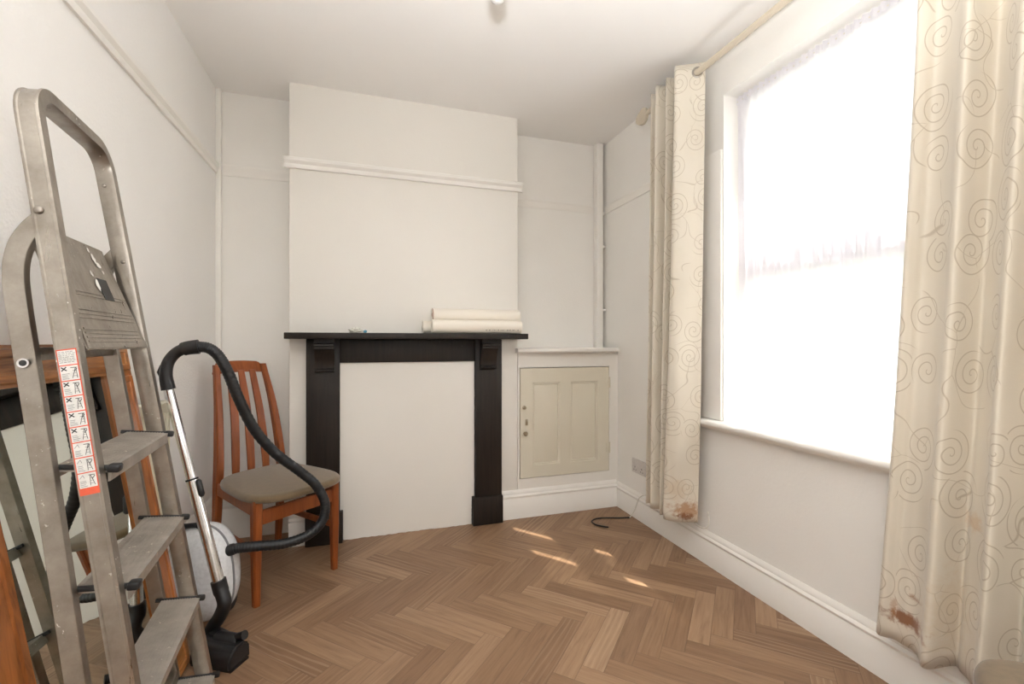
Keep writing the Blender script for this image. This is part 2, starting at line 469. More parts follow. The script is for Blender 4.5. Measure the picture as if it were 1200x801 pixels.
# picture rails
def rail(name, a, b, out, z0=2.035, z1=2.093, d=.022):
    prof = [(0, z0), (d*.45, z0), (d*.6, z0+.012), (d*.55, z0+.022), (d, z0+.036), (d, z1-.006), (d*.8, z1), (0, z1)]
    bm = newbm(); o = Vector(out)
    A = [bm.verts.new(Vector((*a, 0)) + o*p + V(0, 0, z)) for p, z in prof]
    B = [bm.verts.new(Vector((*b, 0)) + o*p + V(0, 0, z)) for p, z in prof]
    n = len(prof); bm.faces.new(A[::-1]); bm.faces.new(B)
    for i in range(n): bm.faces.new((A[i], A[(i+1) % n], B[(i+1) % n], B[i]))
    return link(name, bm, M['trim'], kind='structure', smooth=35)
rail('trim_1', (XL, YR), (XL, YA-.03), (1, 0, 0), 2.03, 2.085)
rail('trim_2', (BX0-.022, YB), (BX1+.026, YB), (0, -1, 0), 2.038, 2.095, .028)
rail('trim_3', (XL+.03, YA), (BX0, YA), (0, -1, 0), 2.03, 2.092, .012)
rail('trim_4', (BX1, YA), (1.55, YA), (0, -1, 0), 2.018, 2.068, .010)
rail('trim_5', (XW, 1.93), (XW, YA-.06), (-1, 0, 0), 2.005, 2.055, .016)
shell('trim_6', (XL, YA-.035, .23), (XL+.026, YA-.004, H), M['trim'], .004)       # boxed strip in the far corner
def strip():
    bm = newbm()
    box(bm, (1.553, YA-.062, 1.047), (1.600, YA-.004, H), .004)
    return link('trim_7', bm, M['trim'], kind='structure', smooth=40)
strip()
for k, z in enumerate((1.32, 1.77, 2.0)):
    shell('trim_%d' % (8+k), (1.597, YA-.052, z), (XW, YA-.02, z+.014), M['trim'])
shell('trim_11', (XW-.012, OY1+.006, .725), (XW, 1.918, 2.02), M['trim'], .003)   # raised board beside the window

# sill with nosing
def sill():
    bm = newbm()
    prof = [(1.70, .690), (1.623, .690), (1.612, .679), (1.592, .679), (1.588, .688), (1.580, .688), (1.574, .694), (1.568, .700), (1.566, .708), (1.570, .717), (1.578, .7215), (1.80, .7245), (1.80, .70)]
    prism(bm, prof, 1, .42, 1.862)
    return link('trim_window_sill', bm, M['trim'], kind='structure', smooth=40)
sill()

# window: white plastic frame, two panes
def window():
    x0, x1 = 1.775, 1.845
    w = thing_struct('window_1')
    bm = newbm()
    def ring(y0, y1, z0, z1, t, xa, xb, bev=.006):
        # connected rectangular ring
        o = [(y0, z0), (y1, z0), (y1, z1), (y0, z1)]; i = [(y0+t, z0+t), (y1-t, z0+t), (y1-t, z1-t), (y0+t, z1-t)]
        vo = [[bm.verts.new((x, *p)) for p in o] for x in (xa, xb)]; vi = [[bm.verts.new((x, *p)) for p in i] for x in (xa, xb)]
        for k in range(4):
            l = (k+1) % 4
            for s in (0, 1): bm.faces.new((vo[s][k], vo[s][l], vi[s][l], vi[s][k]))
            bm.faces.new((vo[0][k], vo[0][l], vo[1][l], vo[1][k])); bm.faces.new((vi[0][k], vi[0][l], vi[1][l], vi[1][k]))
    ring(OY0, OY1, .725, OZ1, .034, x0, x1)
    box(bm, (x0, OY0+.03, 1.375), (x1, OY1-.03, 1.495), .004)
    link('window_frame', bm, M['upvc'], w)
    bm = newbm(); ring(OY0+.034, OY1-.034, 1.495, OZ1-.034, .045, x0-.012, x1-.02)
    link('sash_frame', bm, M['upvc'], w)
    for z0, z1, t in ((1.50, OZ1-.04, .05), (.75, 1.385, .03)):
        bm = newbm(); box(bm, (1.808, OY0+t, z0), (1.816, OY1-t, z1))
        link('window_pane', bm, M['glass'], w)
def thing_struct(name):
    o = bpy.data.objects.new(name, None); col.objects.link(o); o['kind'] = 'structure'; return o
window()

# ------------------------------------------------------------------ fireplace
fp = thing('fireplace_surround', 'black-brown wooden fireplace surround with mantel shelf on the chimney breast', 'fireplace', (.25, YB, 0))
def part(name, bm, mat, parent, smooth=40):
    """bm is in world coordinates; the object keeps the parent's base as origin (parents are unrotated)"""
    o = link(name, bm, mat, parent, smooth)
    l = Vector(parent.location); p = parent.parent
    while p: l = l + Vector(p.location); p = p.parent
    o.data.transform(Matrix.Translation(-l))
    return o
bm = newbm(); box(bm, (-.392, 2.548, 1.1165), (.926, YB-.001, 1.149), .003); part('mantel_shelf', bm, M['dark'], fp)
for x0, x1, p0, p1, c in ((-.302, -.1325, -.306, -.116, -.207), (.631, .797, .614, .801, .706)):
    bm = newbm()
    box(bm, (x0, 2.668, .155), (x1, YB-.001, 1.1165), .004)
    part('pilaster', bm, M['dark'], fp)
    bm = newbm(); box(bm, (p0, 2.652, 0), (p1, YB-.001, .168), .005); part('plinth', bm, M['dark'], fp)
    bm = newbm()
    pr = [(2.667, .937), (2.648, .937), (2.640, .943), (2.640, .951), (2.648, .957), (2.648, .962)]
    for k in range(9):
        a = k/8; pr.append((2.648 - .050*a**1.8, .962 + .10*a))
    pr += [(2.598, 1.074), (2.587, 1.078), (2.587, 1.088), (2.598, 1.094), (2.600, 1.1165), (2.667, 1.1165)]
    prism(bm, pr, 0, c-.049, c+.049)
    part('corbel', bm, M['dark'], fp, 35)
bm = newbm(); box(bm, (-.1325, 2.676, .985), (.631, YB-.001, 1.1165), .003); part('lintel_board', bm, M['dark'], fp)

# white infill board, ragged at its foot
bm = newbm()
rng = random.Random(5)
out = [(-.1315, .984), (-.1315, .1695), (-.1150, .1695)]
for k in range(14): out.append((-.1150 + .0012*rng.random(), .16 - .15*k/13))
for k in range(40): out.append((-.113 + .724*k/39, .004*rng.random()))
for k in range(14): out.append((.6130 - .0015*rng.random(), .01 + .15*k/13))
out += [(.6130, .1695), (.6295, .1695)]
for k in range(22): out.append((.6300 - .003*rng.random(), .19 + .77*k/21))
out.append((.6300, .984))
prism(bm, out, 1, 2.690, YB-.001)
o = link('fireplace_board', bm, M['breast']); tag(o, 'white painted board closing the fireplace opening', 'panel')

# ------------------------------------------------------------------ alcove cupboard
cb = thing('alcove_cupboard', 'low cream built-in cupboard with a two-panelled door beside the fireplace', 'cupboard', (1.24, YB, 0))
DX0, DX1, DZ0, DZ1 = .927, 1.555, .243, .934
bm = newbm()
o4 = [(BX1+.001, .0), (XW-.001, .0), (XW-.001, 1.03), (BX1+.001, 1.03)]; i4 = [(DX0-.004, DZ0-.004), (DX1+.004, DZ0-.004), (DX1+.004, DZ1+.005), (DX0-.004, DZ1+.005)]
vo = [[bm.verts.new((x, y, z)) for x, z in o4] for y in (YB, YB+.025)]; vi = [[bm.verts.new((x, y, z)) for x, z in i4] for y in (YB, YB+.025)]
for k in range(4):
    l = (k+1) % 4
    for s in (0, 1): bm.faces.new((vo[s][k], vo[s][l], vi[s][l], vi[s][k]))
    bm.faces.new((vo[0][k], vo[0][l], vo[1][l], vo[1][k])); bm.faces.new((vi[0][k], vi[0][l], vi[1][l], vi[1][k]))
part('front_panel', bm, M['breast'], cb, None)
bm = newbm()
pr = [(2.655, 1.036), (2.650, 1.042), (2.650, 1.054), (2.655, 1.060), (YA-.001, 1.060), (YA-.001, 1.036), (YB, 1.031), (2.690, 1.029), (2.688, 1.034)]
prism(bm, pr, 0, BX1-.018, 1.600); part('top_board', bm, M['trim'], cb, 35)
def panel_door():
    bm = newbm()
    xs = [DX0, 1.010, 1.199, 1.272, 1.470, DX1]; zs = [DZ0, .318, .842, DZ1]
    y = YB-.003
    G = [[bm.verts.new((x, y, z)) for z in zs] for x in xs]
    fs = {}
    for i in range(5):
        for j in range(3): fs[i, j] = bm.faces.new((G[i][j], G[i+1][j], G[i+1][j+1], G[i][j+1]))
    bm.normal_update()
    for key in ((1, 1), (3, 1)):
        f = fs[key]
        for th, dy in ((.004, .005), (.012, .0015), (.005, .005), (.010, -.002)):
            bmesh.ops.inset_region(bm, faces=[f], thickness=th, depth=0)
            for v in f.verts: v.co.y += dy
    r = bmesh.ops.extrude_edge_only(bm, edges=[e for e in bm.edges if e.is_boundary])
    for g in r['geom']:
        if isinstance(g, bmesh.types.BMVert): g.co.y += .022
    return bm
dr = part('door', panel_door(), M['cupboard'], cb, 20)
dr['label'] = 'cream door with two sunk panels'
# furniture on the door
bm = newbm(); lathe(bm, [(.0, -.002), (.009, 0), (.009, .004), (.006, .007), (.006, .014), (.013, .020), (.015, .026), (.012, .031), (0, .033)], 18, align((0, -1, 0), (.955, YB-.004, .527))); k = part('knob', bm, M['brass'], dr)
bm = newbm(); lathe(bm, [(.0, -.002), (.012, 0), (.012, .003), (.007, .006), (.007, .013), (.010, .017), (0, .019)], 18, align((0, -1, 0), (.953, YB-.004, .688))); part('turn_catch', bm, M['brass'], dr)
bm = newbm(); box(bm, (.961, YB-.007, .575), (.977, YB-.003, .614), .0015)
box(bm, (.966, YB-.0085, .585), (.972, YB-.0065, .600)); part('keyhole_plate', bm, M['brass'], dr)
for z in (.36, .795):
    bm = newbm(); tube(bm, [(DX1+.003, YB-.006, z), (DX1+.003, YB-.006, z+.072)], .006, 10)
    box(bm, (DX1-.022, YB-.006, z+.004), (DX1+.003, YB-.003, z+.068), .001)
    part('hinge', bm, M['cupboard'], cb)

# ------------------------------------------------------------------ rolls on the mantel
def roll(name, x0, x1, y, z, r, label, card=False, marks=False):
    t = thing(name, label, 'roll', (x0, y, z - r), 0, 'rolls of lining paper on the mantel shelf')
    bm = newbm()
    prof = [(r*.36, .004), (r*.40, 0), (r*.97, 0), (r, .002), (r, x1-x0-.002), (r*.97, x1-x0), (r*.4, x1-x0), (r*.36, x1-x0-.004)]
    vs = lathe(bm, prof, 40)
    bmesh.ops.transform(bm, matrix=align((1, 0, 0), (x0, y, z)), verts=vs)
    # loose paper edge
    part('paper', bm, M['roll'], t, 40)
    if card:
        bm = newbm(); vs = lathe(bm, [(r*1.004, 0), (r*1.006, .0), (r*1.006, .003), (r*1.004, .003)], 40)
        bmesh.ops.transform(bm, matrix=align((1, 0, 0), (x0+.001, y, z)), verts=vs); part('end_band', bm, M['rust'], t)
    if marks:
        rg = random.Random(2); x = x1-.225; bm = newbm()
        while x < x1-.02:
            w = rg.choice((.003, .005, .002, .006))
            hgt = rg.choice((.003, .005, .004))
            for s in (0,):
                c = V(x, y + (r+.0006)*math.sin(R(180)+R(58)), z - (r+.0006)*math.cos(R(58)))
                nrm = V(0, -math.sin(R(58)), -math.cos(R(58))); tg = V(0, -math.cos(R(58)), math.sin(R(58)))
                q = [c, c + V(w, 0, 0), c + V(w, 0, 0) + tg*hgt, c + tg*hgt]
                vs = [bm.verts.new(p + nrm*.0006) for p in q]; bm.faces.new(vs)
            x += w + rg.choice((.002, .003, .008)) + (.012 if rg.random() < .12 else 0)
        part('printed_marks', bm, M['ink'], t, None)
    return t
roll('paper_roll', .360, .890, 2.590, 1.1492+.0395, .0395, 'front cream paper roll on the mantel shelf, printed marks along its underside', False, True)
roll('paper_roll', .318, .855, 2.6665, 1.1492+.0365, .0365, 'paper roll at the back of the mantel shelf, its end jutting past the others')
roll('paper_roll', .366, .893, 2.6325, 1.2550, .0385, 'cream paper roll lying on top of the two other rolls, red-brown band at its end', True)

# crumpled wrapping
cr = thing('crumpled_wrapping', 'small crumple of clear wrapping with a blue scrap on the mantel shelf', 'scrap', (-.045, 2.58, 1.149))
def crumple(cx, cy, rx, rz, seed, n=3):
    bm = newbm(); bmesh.ops.create_icosphere(bm, subdivisions=n, radius=1)
    for v in bm.verts:
        d = 1 + .75*noise.noise(v.co*2.6 + V(seed, seed*.3, 0)) + .35*noise.noise(v.co*6 + V(seed, 0, 3))
        v.co = V(v.co.x*rx*d, v.co.y*rx*.7*d, max(0, (v.co.z*d+.9)*rz))
        v.co += V(cx, cy, 1.1495)
    return bm
part('clear_wrap', crumple(-.05, 2.585, .030, .015, 4.2), M['scrap'], cr, 8)
part('blue_scrap', crumple(.001, 2.572, .010, .0075, 9.1, 2), M['blue'], cr, 8)

# ------------------------------------------------------------------ curtain pole, curtains, net
PX, PZ = 1.53, 2.402
cp = thing('curtain_pole', 'cream curtain pole just under the ceiling above the window', 'curtain pole', (PX, 1.2, PZ))
bm = newbm(); tube(bm, [(PX, .35, PZ), (PX, 2.20, PZ)], .0145, 16); part('pole', bm, M['pole'], cp, 50)
bm = newbm()     # leaf finial: flattened outline
lf = []
for k in range(24):
    a = 2*math.pi*k/24; lf.append((2.275 + .062*math.cos(a)*(1 if math.cos(a) > 0 else .75), PZ + .045*math.sin(a)*(1-.25*math.cos(a))))
prism(bm, lf, 0, PX-.007, PX+.007); tube(bm, [(PX, 2.195, PZ), (PX, 2.235, PZ)], [.017, .010], 14)
part('finial', bm, M['pole'], cp, 50)
for y in (.62, 2.205):
    bm = newbm(); tube(bm, [(PX, y, PZ), (XW, y, PZ)], .007, 10); lathe(bm, [(0, 0), (.022, 0), (.022, .004), (.014, .008), (0, .008)], 18, align((-1, 0, 0), (XW, y, PZ)))
    part('bracket', bm, M['pole'], cp, 50)

def drape(name, top, bot, ztop, zbot, mat, label, nz=60, seg=9, hem=0.0, wave=.006, thick=.0018):
    """top/bot: plan polylines (x,y) with as many points; cloth runs between them"""
    T = catmull([(x, y, 0) for x, y in top], seg); B = catmull([(x, y, 0) for x, y in bot], seg); n = len(T)
    us = [0]
    for a, b in zip(T, T[1:]): us.append(us[-1] + (a-b).length)
    t = thing(name, label, 'curtain', (top[0][0], top[0][1], zbot), 0, 'scroll-patterned curtains at the window')
    bm = newbm(); uvl = bm.loops.layers.uv.new('UVMap'); G = []
    for j in range(nz+1):
        f = j/nz; row = []
        for i in range(n):
            s = f**1.25
            p = T[i].lerp(B[i], s)
            d = wave * (1-.15*f)
            p = p + V(noise.noise(V(us[i]*9, f*3.2, 1.3))*d*(.3+f), noise.noise(V(us[i]*9, f*3.2, 7.7))*d*(.3+f), 0)
            zb = zbot + hem*noise.noise(V(us[i]*5, 2, .4))
            row.append(bm.verts.new((p.x, p.y, ztop + (zb-ztop)*f)))
        G.append(row)
    for j in range(nz):
        for i in range(n-1):
            fc = bm.faces.new((G[j][i], G[j][i+1], G[j+1][i+1], G[j+1][i]))
            for lp, (jj, ii) in zip(fc.loops, ((j, i), (j, i+1), (j+1, i+1), (j+1, i))):
                lp[uvl].uv = (us[ii], (ztop-zbot)*(1-jj/nz))
    l = Vector(t.location)
    o = link('curtain_cloth', bm, mat, t, 180); o.data.transform(Matrix.Translation(-l))
    md = o.modifiers.new('thickness', 'SOLIDIFY'); md.thickness = thick; md.offset = 0
    return t, T, us

# far (corner side) curtain
topL = [(1.560, 1.772), (1.527, 1.800), (1.462, 1.838), (1.436, 1.862), (1.458, 1.888), (1.53, 1.905), (1.592, 1.922), (1.605, 1.945), (1.58, 1.962), (1.50, 1.965), (1.455, 1.975), (1.50, 1.992), (1.585, 2.012), (1.60, 2.03), (1.53, 2.048), (1.462, 2.060), (1.455, 2.075), (1.53, 2.092), (1.60, 2.118), (1.55, 2.140), (1.475, 2.158)]
topL = [(1.53+(x-1.53)*.92, 1.797+(y-1.772)*.84) for x, y in topL]
botL = [(x + (.0 if i > 4 else .012 - .003*i), y + (.062 if i < 3 else (.085 if i < 6 else .05))*1.0) for i, (x, y) in enumerate(topL)]
st_l = [(.05, .06, .09, .06, .85, srgb(182, 140, 102)), (.06, .03, .05, .025, .9, srgb(140, 92, 60)), (.10, .16, .07, .07, .35, srgb(205, 178, 140))]
M['curt_l'] = curtain_mat('cream_satin_scroll', st_l)
cl, TL, uL = drape('curtain', topL, botL, 2.447, .205, M['curt_l'], 'cream scroll-patterned curtain gathered beside the corner, rust stain at its hem', hem=.012)
# near curtain
topR = []
y = .905; k = 0
fold = [(1.570, .000), (1.532, .010), (1.503, .026), (1.512, .042), (1.534, .055), (1.536, .075), (1.520, .100), (1.499, .126), (1.480, .150), (1.484, .163), (1.530, .169), (1.560, .178), (1.556, .194), (1.530, .215), (1.500, .236), (1.477, .256), (1.483, .268), (1.53, .275), (1.562, .286), (1.555, .305), (1.51, .335), (1.478, .36), (1.485, .374), (1.54, .384), (1.565, .40), (1.52, .43), (1.48, .46), (1.49, .475), (1.54, .49)]
topR = [(x, .893 - d) for x, d in fold]
botR = [(x - .010*math.sin(i*1.7), 1.012 - d*1.06) for i, (x, d) in enumerate(fold)]
st_r = [(.150, .080, .105, .032, .95, srgb(150, 100, 66)), (.10, .10, .02, .05, .5, srgb(170, 125, 85)), (.17, .155, .03, .012, .7, srgb(160, 115, 80)), (.36, .42, .05, .035, .45, srgb(205, 165, 115)), (.30, .16, .10, .16, .25, srgb(205, 180, 140))]
M['curt_r'] = curtain_mat('cream_satin_scroll_stained', st_r)
cr2, TR, uR = drape('curtain', topR, botR, 2.447, .200, M['curt_r'], 'wide cream scroll-patterned curtain nearest the camera, brown stain low on its edge', hem=.010)

def eyelet(parent, c, nrm):
    bm = newbm(); prof = []
    for k in range(12):
        a = 2*math.pi*k/12; prof.append((.0215 + .0062*math.cos(a), .004*math.sin(a)))
    rings = []
    seg = 28
    for k in range(seg):
        a = 2*math.pi*k/seg
        rings.append([bm.verts.new((r*math.cos(a), r*math.sin(a), z)) for r, z in prof])
    for a in range(seg):
        A, B = rings[a], rings[(a+1) % seg]
        for k in range(12): bm.faces.new((A[k], B[k], B[(k+1) % 12], A[(k+1) % 12]))
    bmesh.ops.transform(bm, matrix=align(nrm, c), verts=bm.verts)
    return part('eyelet', bm, M['ring'], parent, 180)
def eyelets(parent, T):
    for a, b in zip(T, T[1:]):
        if (a.x - PX)*(b.x - PX) <= 0 and abs(a.x-b.x) > 1e-6:
            f = (PX-a.x)/(b.x-a.x); c = a.lerp(b, f); d = (b-a).normalized()
            eyelet(parent, (c.x, c.y, PZ+.002), (d.y, -d.x, 0))
eyelets(cl, TL); eyelets(cr2, TR)

# net: one width of voile with two slits where its drops meet
def net_curtain():
    bm = newbm(); uvl = bm.loops.layers.uv.new('UVMap')
    y1, y0 = 1.748, .515; n = 620; nz = 46; zt, zb = 2.262, .7285
    slits = [(1.420, 1.404), (1.118, 1.098)]
    ys = [y1 + (y0-y1)*i/n for i in range(n+1)]
    def place(y, f):
        z = zt + (zb-zt)*f
        a = .3 + .9*min(1, f*2.2)
        ph = 150*y + 5*noise.noise(V(y*7, 0, 0)) + f*2.2*noise.noise(V(y*4, f*1.2, 5))
        am = .0065*a*(1 + .9*noise.noise(V(y*9, f*.8, 2)))
        am *= max(.12, min(1, min(abs(y-1.412), abs(y-1.108))/.06))
        x = 1.703 + .026*f + am*math.sin(ph) + .005*math.sin(41*y+f)
        yy = y + .010*f*noise.noise(V(y*6, f*1.5, 9))*(1 if .56 < y < 1.70 else 0)
        for a_, b_ in slits:                      # below the header one drop hangs a little behind the other
            o = max(0, min(1, (f-.20)/.05)) * max(0, min(1, (.86-f)/.06))
            m = (a_+b_)/2
            if abs(y-m) < .06:
                k = o*(1-abs(y-m)/.06)**.5; sd = 1 if y > m else -1
                x += sd*.018*k; yy -= sd*.0015*k
        return V(x, yy, z)
    G = [[bm.verts.new(place(y, j/nz)) for y in ys] for j in range(nz+1)]
    mids = [(a+b)/2 for a, b in slits]
    for j in range(nz):
        f = (j+.5)/nz
        for i in range(n):
            if .20 < f < .86 and any(ys[i+1] < m <= ys[i] for m in mids): continue
            fc = bm.faces.new((G[j][i], G[j][i+1], G[j+1][i+1], G[j+1][i]))
            for lp, (jj, ii) in zip(fc.loops, ((j, i), (j, i+1), (j+1, i+1), (j+1, i))): lp[uvl].uv = (ys[ii], 1.5*(1-jj/nz))
    t = thing('net_curtain', 'sheer white net curtain hanging across the bright window', 'net curtain', (1.70, 1.13, zb))
    o = link('voile', bm, M['net'], t, 180); o.data.transform(Matrix.Translation(-Vector(t.location)))
    bm = newbm(); tube(bm, [(1.703, OY0+.002, zt-.012), (1.703, OY1-.002, zt-.012)], .004, 10); part('net_wire', bm, M['wire'], t)
    bm = newbm()          # ruffled heading
    P = []
    for i in range(0, n+1, 2):
        y = ys[i]; P.append((y, 1.700 + .006*math.sin(210*y)))
    A = [bm.verts.new((x-.004, y, zt+.006+.004*noise.noise(V(y*60, 1, 1)))) for y, x in P]; B = [bm.verts.new((x-.005, y, zt-.028)) for y, x in P]
    for k in range(len(P)-1): bm.faces.new((A[k], A[k+1], B[k+1], B[k]))
    part('heading', bm, M['net'], t, 180)
net_curtain()

# ------------------------------------------------------------------ socket, cables
sk = thing('wall_socket', 'pale grey double wall socket behind the corner-side curtain', 'socket', (XW, 2.445, .325))
bm = newbm(); box(bm, (XW-.012, 2.371, .281), (XW, 2.518, .368), .004, 3); part('face_plate', bm, M['socket'], sk)
for y in (2.41, 2.482):
    bm = newbm()
    box(bm, (XW-.0135, y-.006, .335), (XW-.011, y+.006, .352), .001); part('rocker_switch', bm, M['socket'], sk)
    bm = newbm()
    for dy, dz, w, h in ((0, .318, .0025, .005), (-.011, .300, .004, .002), (.011, .300, .004, .002)):
        box(bm, (XW-.0125, y+dy-w, dz-h), (XW-.0115, y+dy+w, dz+h))
    part('pin_slot', bm, M['ink'], sk)
cd = thing('black_cable', 'thin black cable curling on the floor near the corner', 'cable', (1.43, 2.5, 0))
bm = newbm(); tube(bm, catmull([(1.575, 2.478, .0045), (1.50, 2.495, .0045), (1.42, 2.523, .0045), (1.36, 2.525, .0045), (1.318, 2.495, .0045), (1.318, 2.445, .0045), (1.352, 2.405, .0045), (1.372, 2.388, .0045)], 8), .0045, 10); part('cable_sheath', bm, M['black'], cd, 180)
cd = thing('white_wire', 'thin white wire running from the floor up behind the curtain hem', 'wire', (1.58, 2.47, 0))
bm = newbm(); tube(bm, catmull([(1.572, 2.476, .006), (1.590, 2.45, .06), (1.596, 2.40, .155), (1.607, 2.30, .195), (1.607, 2.15, .188), (1.608, 2.0, .19), (1.60, 1.90, .172), (1.602, 1.845, .182), (1.612, 1.835, .215), (1.618, 1.85, .26)], 8), .003, 8); part('wire', bm, M['wire'], cd, 180)

# ------------------------------------------------------------------ pendant light
pe = thing('pendant_light', 'bare white bulb hanging from the ceiling, only its tip in view', 'light', (.39, 1.355, H))
bm = newbm(); lathe(bm, [(0, 0), (.045, 0), (.045, -.006), (.030, -.022), (.010, -.028), (0, -.028)], 24, Matrix.Translation((.39, 1.355, H))); part('ceiling_rose', bm, M['trim'], pe)
bm = newbm(); tube(bm, [(.39, 1.355, H-.025), (.39, 1.355, 2.33)], .0035, 8); part('flex', bm, M['wire'], pe)
bm = newbm(); lathe(bm, [(0, 2.335), (.012, 2.333), (.018, 2.32), (.019, 2.275), (.022, 2.272), (.022, 2.262), (0, 2.262)], 24, Matrix.Translation((.39, 1.355, 0))); part('lamp_holder', bm, M['trim'], pe)
bm = newbm(); lathe(bm, [(.013, 2.265), (.014, 2.245), (.020, 2.228), (.027, 2.208), (.0295, 2.190), (.028, 2.173), (.021, 2.159), (.011, 2.1525), (0, 2.151)], 28, Matrix.Translation((.39, 1.355, 0))); part('bulb', bm, M['bulb'], pe, 180)

# ------------------------------------------------------------------ mirror leaning on the wall
MY0, MY1 = 1.035, 1.832
gy0, gy1 = 1.187, 1.682
lean = .168; mx0 = -.574
mi = thing('framed_mirror', 'large mirror in a stained wooden frame leaning behind the stepladder', 'mirror', (mx0, (MY0+MY1)/2, 0))
nl = math.sqrt(1+lean*lean); up = V(-lean, 0, 1)/nl; nn = V(1, 0, lean)/nl     # up the frame, out of its face
def mp(y, h, n): return V(mx0, y, .004) + up*h + nn*n
def mirror_member(name, quad, mat):
    """quad: four (y,h) corners; the frame face is stepped"""
    bm = newbm()
    A = [bm.verts.new(mp(y, h, -.026)) for y, h in quad]; B = [bm.verts.new(mp(y, h, 0)) for y, h in quad]
    bm.faces.new(A[::-1]); f = bm.faces.new(B)
    for i in range(4): bm.faces.new((A[i], A[(i+1) % 4], B[(i+1) % 4], B[i]))
    bm.normal_update()
    for th, d in ((.010, 0), (.006, .006), (.022, 0), (.005, -.004)):
        bmesh.ops.inset_region(bm, faces=[f], thickness=th, depth=0)
        for v in f.verts: v.co += nn*d
    return part(name, bm, mat, mi, 30)
HT = 1.105; h0, h1 = .12, HT-.096
mirror_member('top_rail', [(MY0, h1), (MY1, h1), (MY1, HT), (MY0, HT)], M['pine'])
mirror_member('bottom_rail', [(MY0, 0), (MY1, 0), (MY1, h0), (MY0, h0)], M['pine'])
mirror_member('side_rail', [(MY0, h0), (gy0, h0), (gy0, h1), (MY0, h1)], M['pine_v'])
mirror_member('side_rail', [(gy1, h0), (MY1, h0), (MY1, h1), (gy1, h1)], M['pine_v'])
bm = newbm()
A = [bm.verts.new(mp(y, h, -.016)) for y, h in ((gy0-.005, h0-.005), (gy1+.005, h0-.005), (gy1+.005, h1+.005), (gy0-.005, h1+.005))]
B = [bm.verts.new(mp(y, h, -.008)) for y, h in ((gy0-.005, h0-.005), (gy1+.005, h0-.005), (gy1+.005, h1+.005), (gy0-.005, h1+.005))]
bm.faces.new(A[::-1]); bm.faces.new(B)
for i in range(4): bm.faces.new((A[i], A[(i+1) % 4], B[(i+1) % 4], B[i]))
part('mirror_glass', bm, M['mirror'], mi, None)

# ------------------------------------------------------------------ radiator
ra = thing('radiator', 'narrow cream panel radiator on the wall behind the vacuum cleaner pipe', 'radiator', (XL, 1.96, .44))
bm = newbm()
pts = []
ya, yb = 1.868, 2.045; nf = 6
pts = [(XL+.03, ya)]
for k in range(nf):
    w = (yb-ya)/nf; y0 = ya + k*w
    pts += [(XL+.080, y0+.002), (XL+.080, y0+w*.62), (XL+.072, y0+w*.70), (XL+.072, y0+w*.94)]
pts += [(XL+.080, yb-.001), (XL+.03, yb)]
prism(bm, pts, 2, .44, .845); part('panel', bm, M['rad'], ra, 30)
bm = newbm(); box(bm, (XL+.02, ya-.002, .838), (XL+.086, yb+.002, .880), .006, 3); part('top_cover', bm, M['rad'], ra)
for y in (1.90, 2.01):
    bm = newbm(); box(bm, (XL, y-.012, .5), (XL+.032, y+.012, .80), .002); part('bracket', bm, M['rad'], ra)

# ------------------------------------------------------------------ stepladder
LB = V(-.368, 1.255, 0)
ey = V(-.0936, .9956, 0).normalized(); eu = V(-.1464, 0, 1); eu = (eu - ey*eu.dot(ey)).normalized(); en = ey.cross(eu).normalized()
ld = thing('stepladder', 'folded aluminium stepladder with a warning strip, leaning in front of the mirror', 'stepladder', LB)
def LP(w, h, n): return LB + ey*w + eu*h + en*n
def taper(h): return .0428*h*.99
RB = .105 # not used for tone; bend radius of the top hoop
hT = 1.612
def wn(h): return -.2315 + .013 + taper(h)      # near stile centre
def wf(h): return .2315 + .013 - taper(h)
prof = [(.013, -.003), (.0125, 0), (-.012, 0), (-.013, -.002), (-.013, -.033), (-.012, -.035), (.0125, -.035), (.013, -.033), (.013, -.031), (.0112, -.029), (.0112, -.006), (.013, -.005)]
path = fillet([(wn(.012), .012, 0), (wn(hT), hT-.013, 0), (wf(hT), hT-.013, 0), (wf(.012), .012, 0)], .062, 10)
bm = newbm(); sweep(bm, [LP(p.x, p.y, 0) for p in path], prof, en); part('front_frame', bm, M['alu'], ld, 35)
# rear legs, bending forward to their pivot on the front frame
pr2 = [(.0150, -.0095), (.0150, .0095), (.014, .0105), (-.014, .0105), (-.0150, .0095), (-.0150, -.0095), (-.014, -.0105), (.014, -.0105)]
for sgn, wfun in ((-1, wn), (1, wf)):
    P = catmull([(-.0905, .018), (-.0865, .35), (-.0820, .7), (-.0785, 1.0), (-.0775, 1.18), (-.074, 1.25), (-.062, 1.295), (-.043, 1.325), (-.025, 1.343), (-.0185, 1.352)], 5)
    pts = [LP(wfun(min(p.y, 1.6)), p.y, p.x) for p in P]
    bm = newbm(); sweep(bm, pts, pr2, ey); part('rear_leg', bm, M['alu'], ld, 35)
for h in (1.10, .20):
    bm = newbm(); box(bm, (wn(h)+.01, -.012, -.009), (wf(h)-.01, .012, .009), .002)
    Mx = Matrix((( *ey, 0), (*eu, 0), (*en, 0), (0, 0, 0, 1))).transposed(); Mx.translation = LP(0, h, -.079)
    bmesh.ops.transform(bm, matrix=Mx, verts=bm.verts); part('rear_brace', bm, M['alu'], ld)
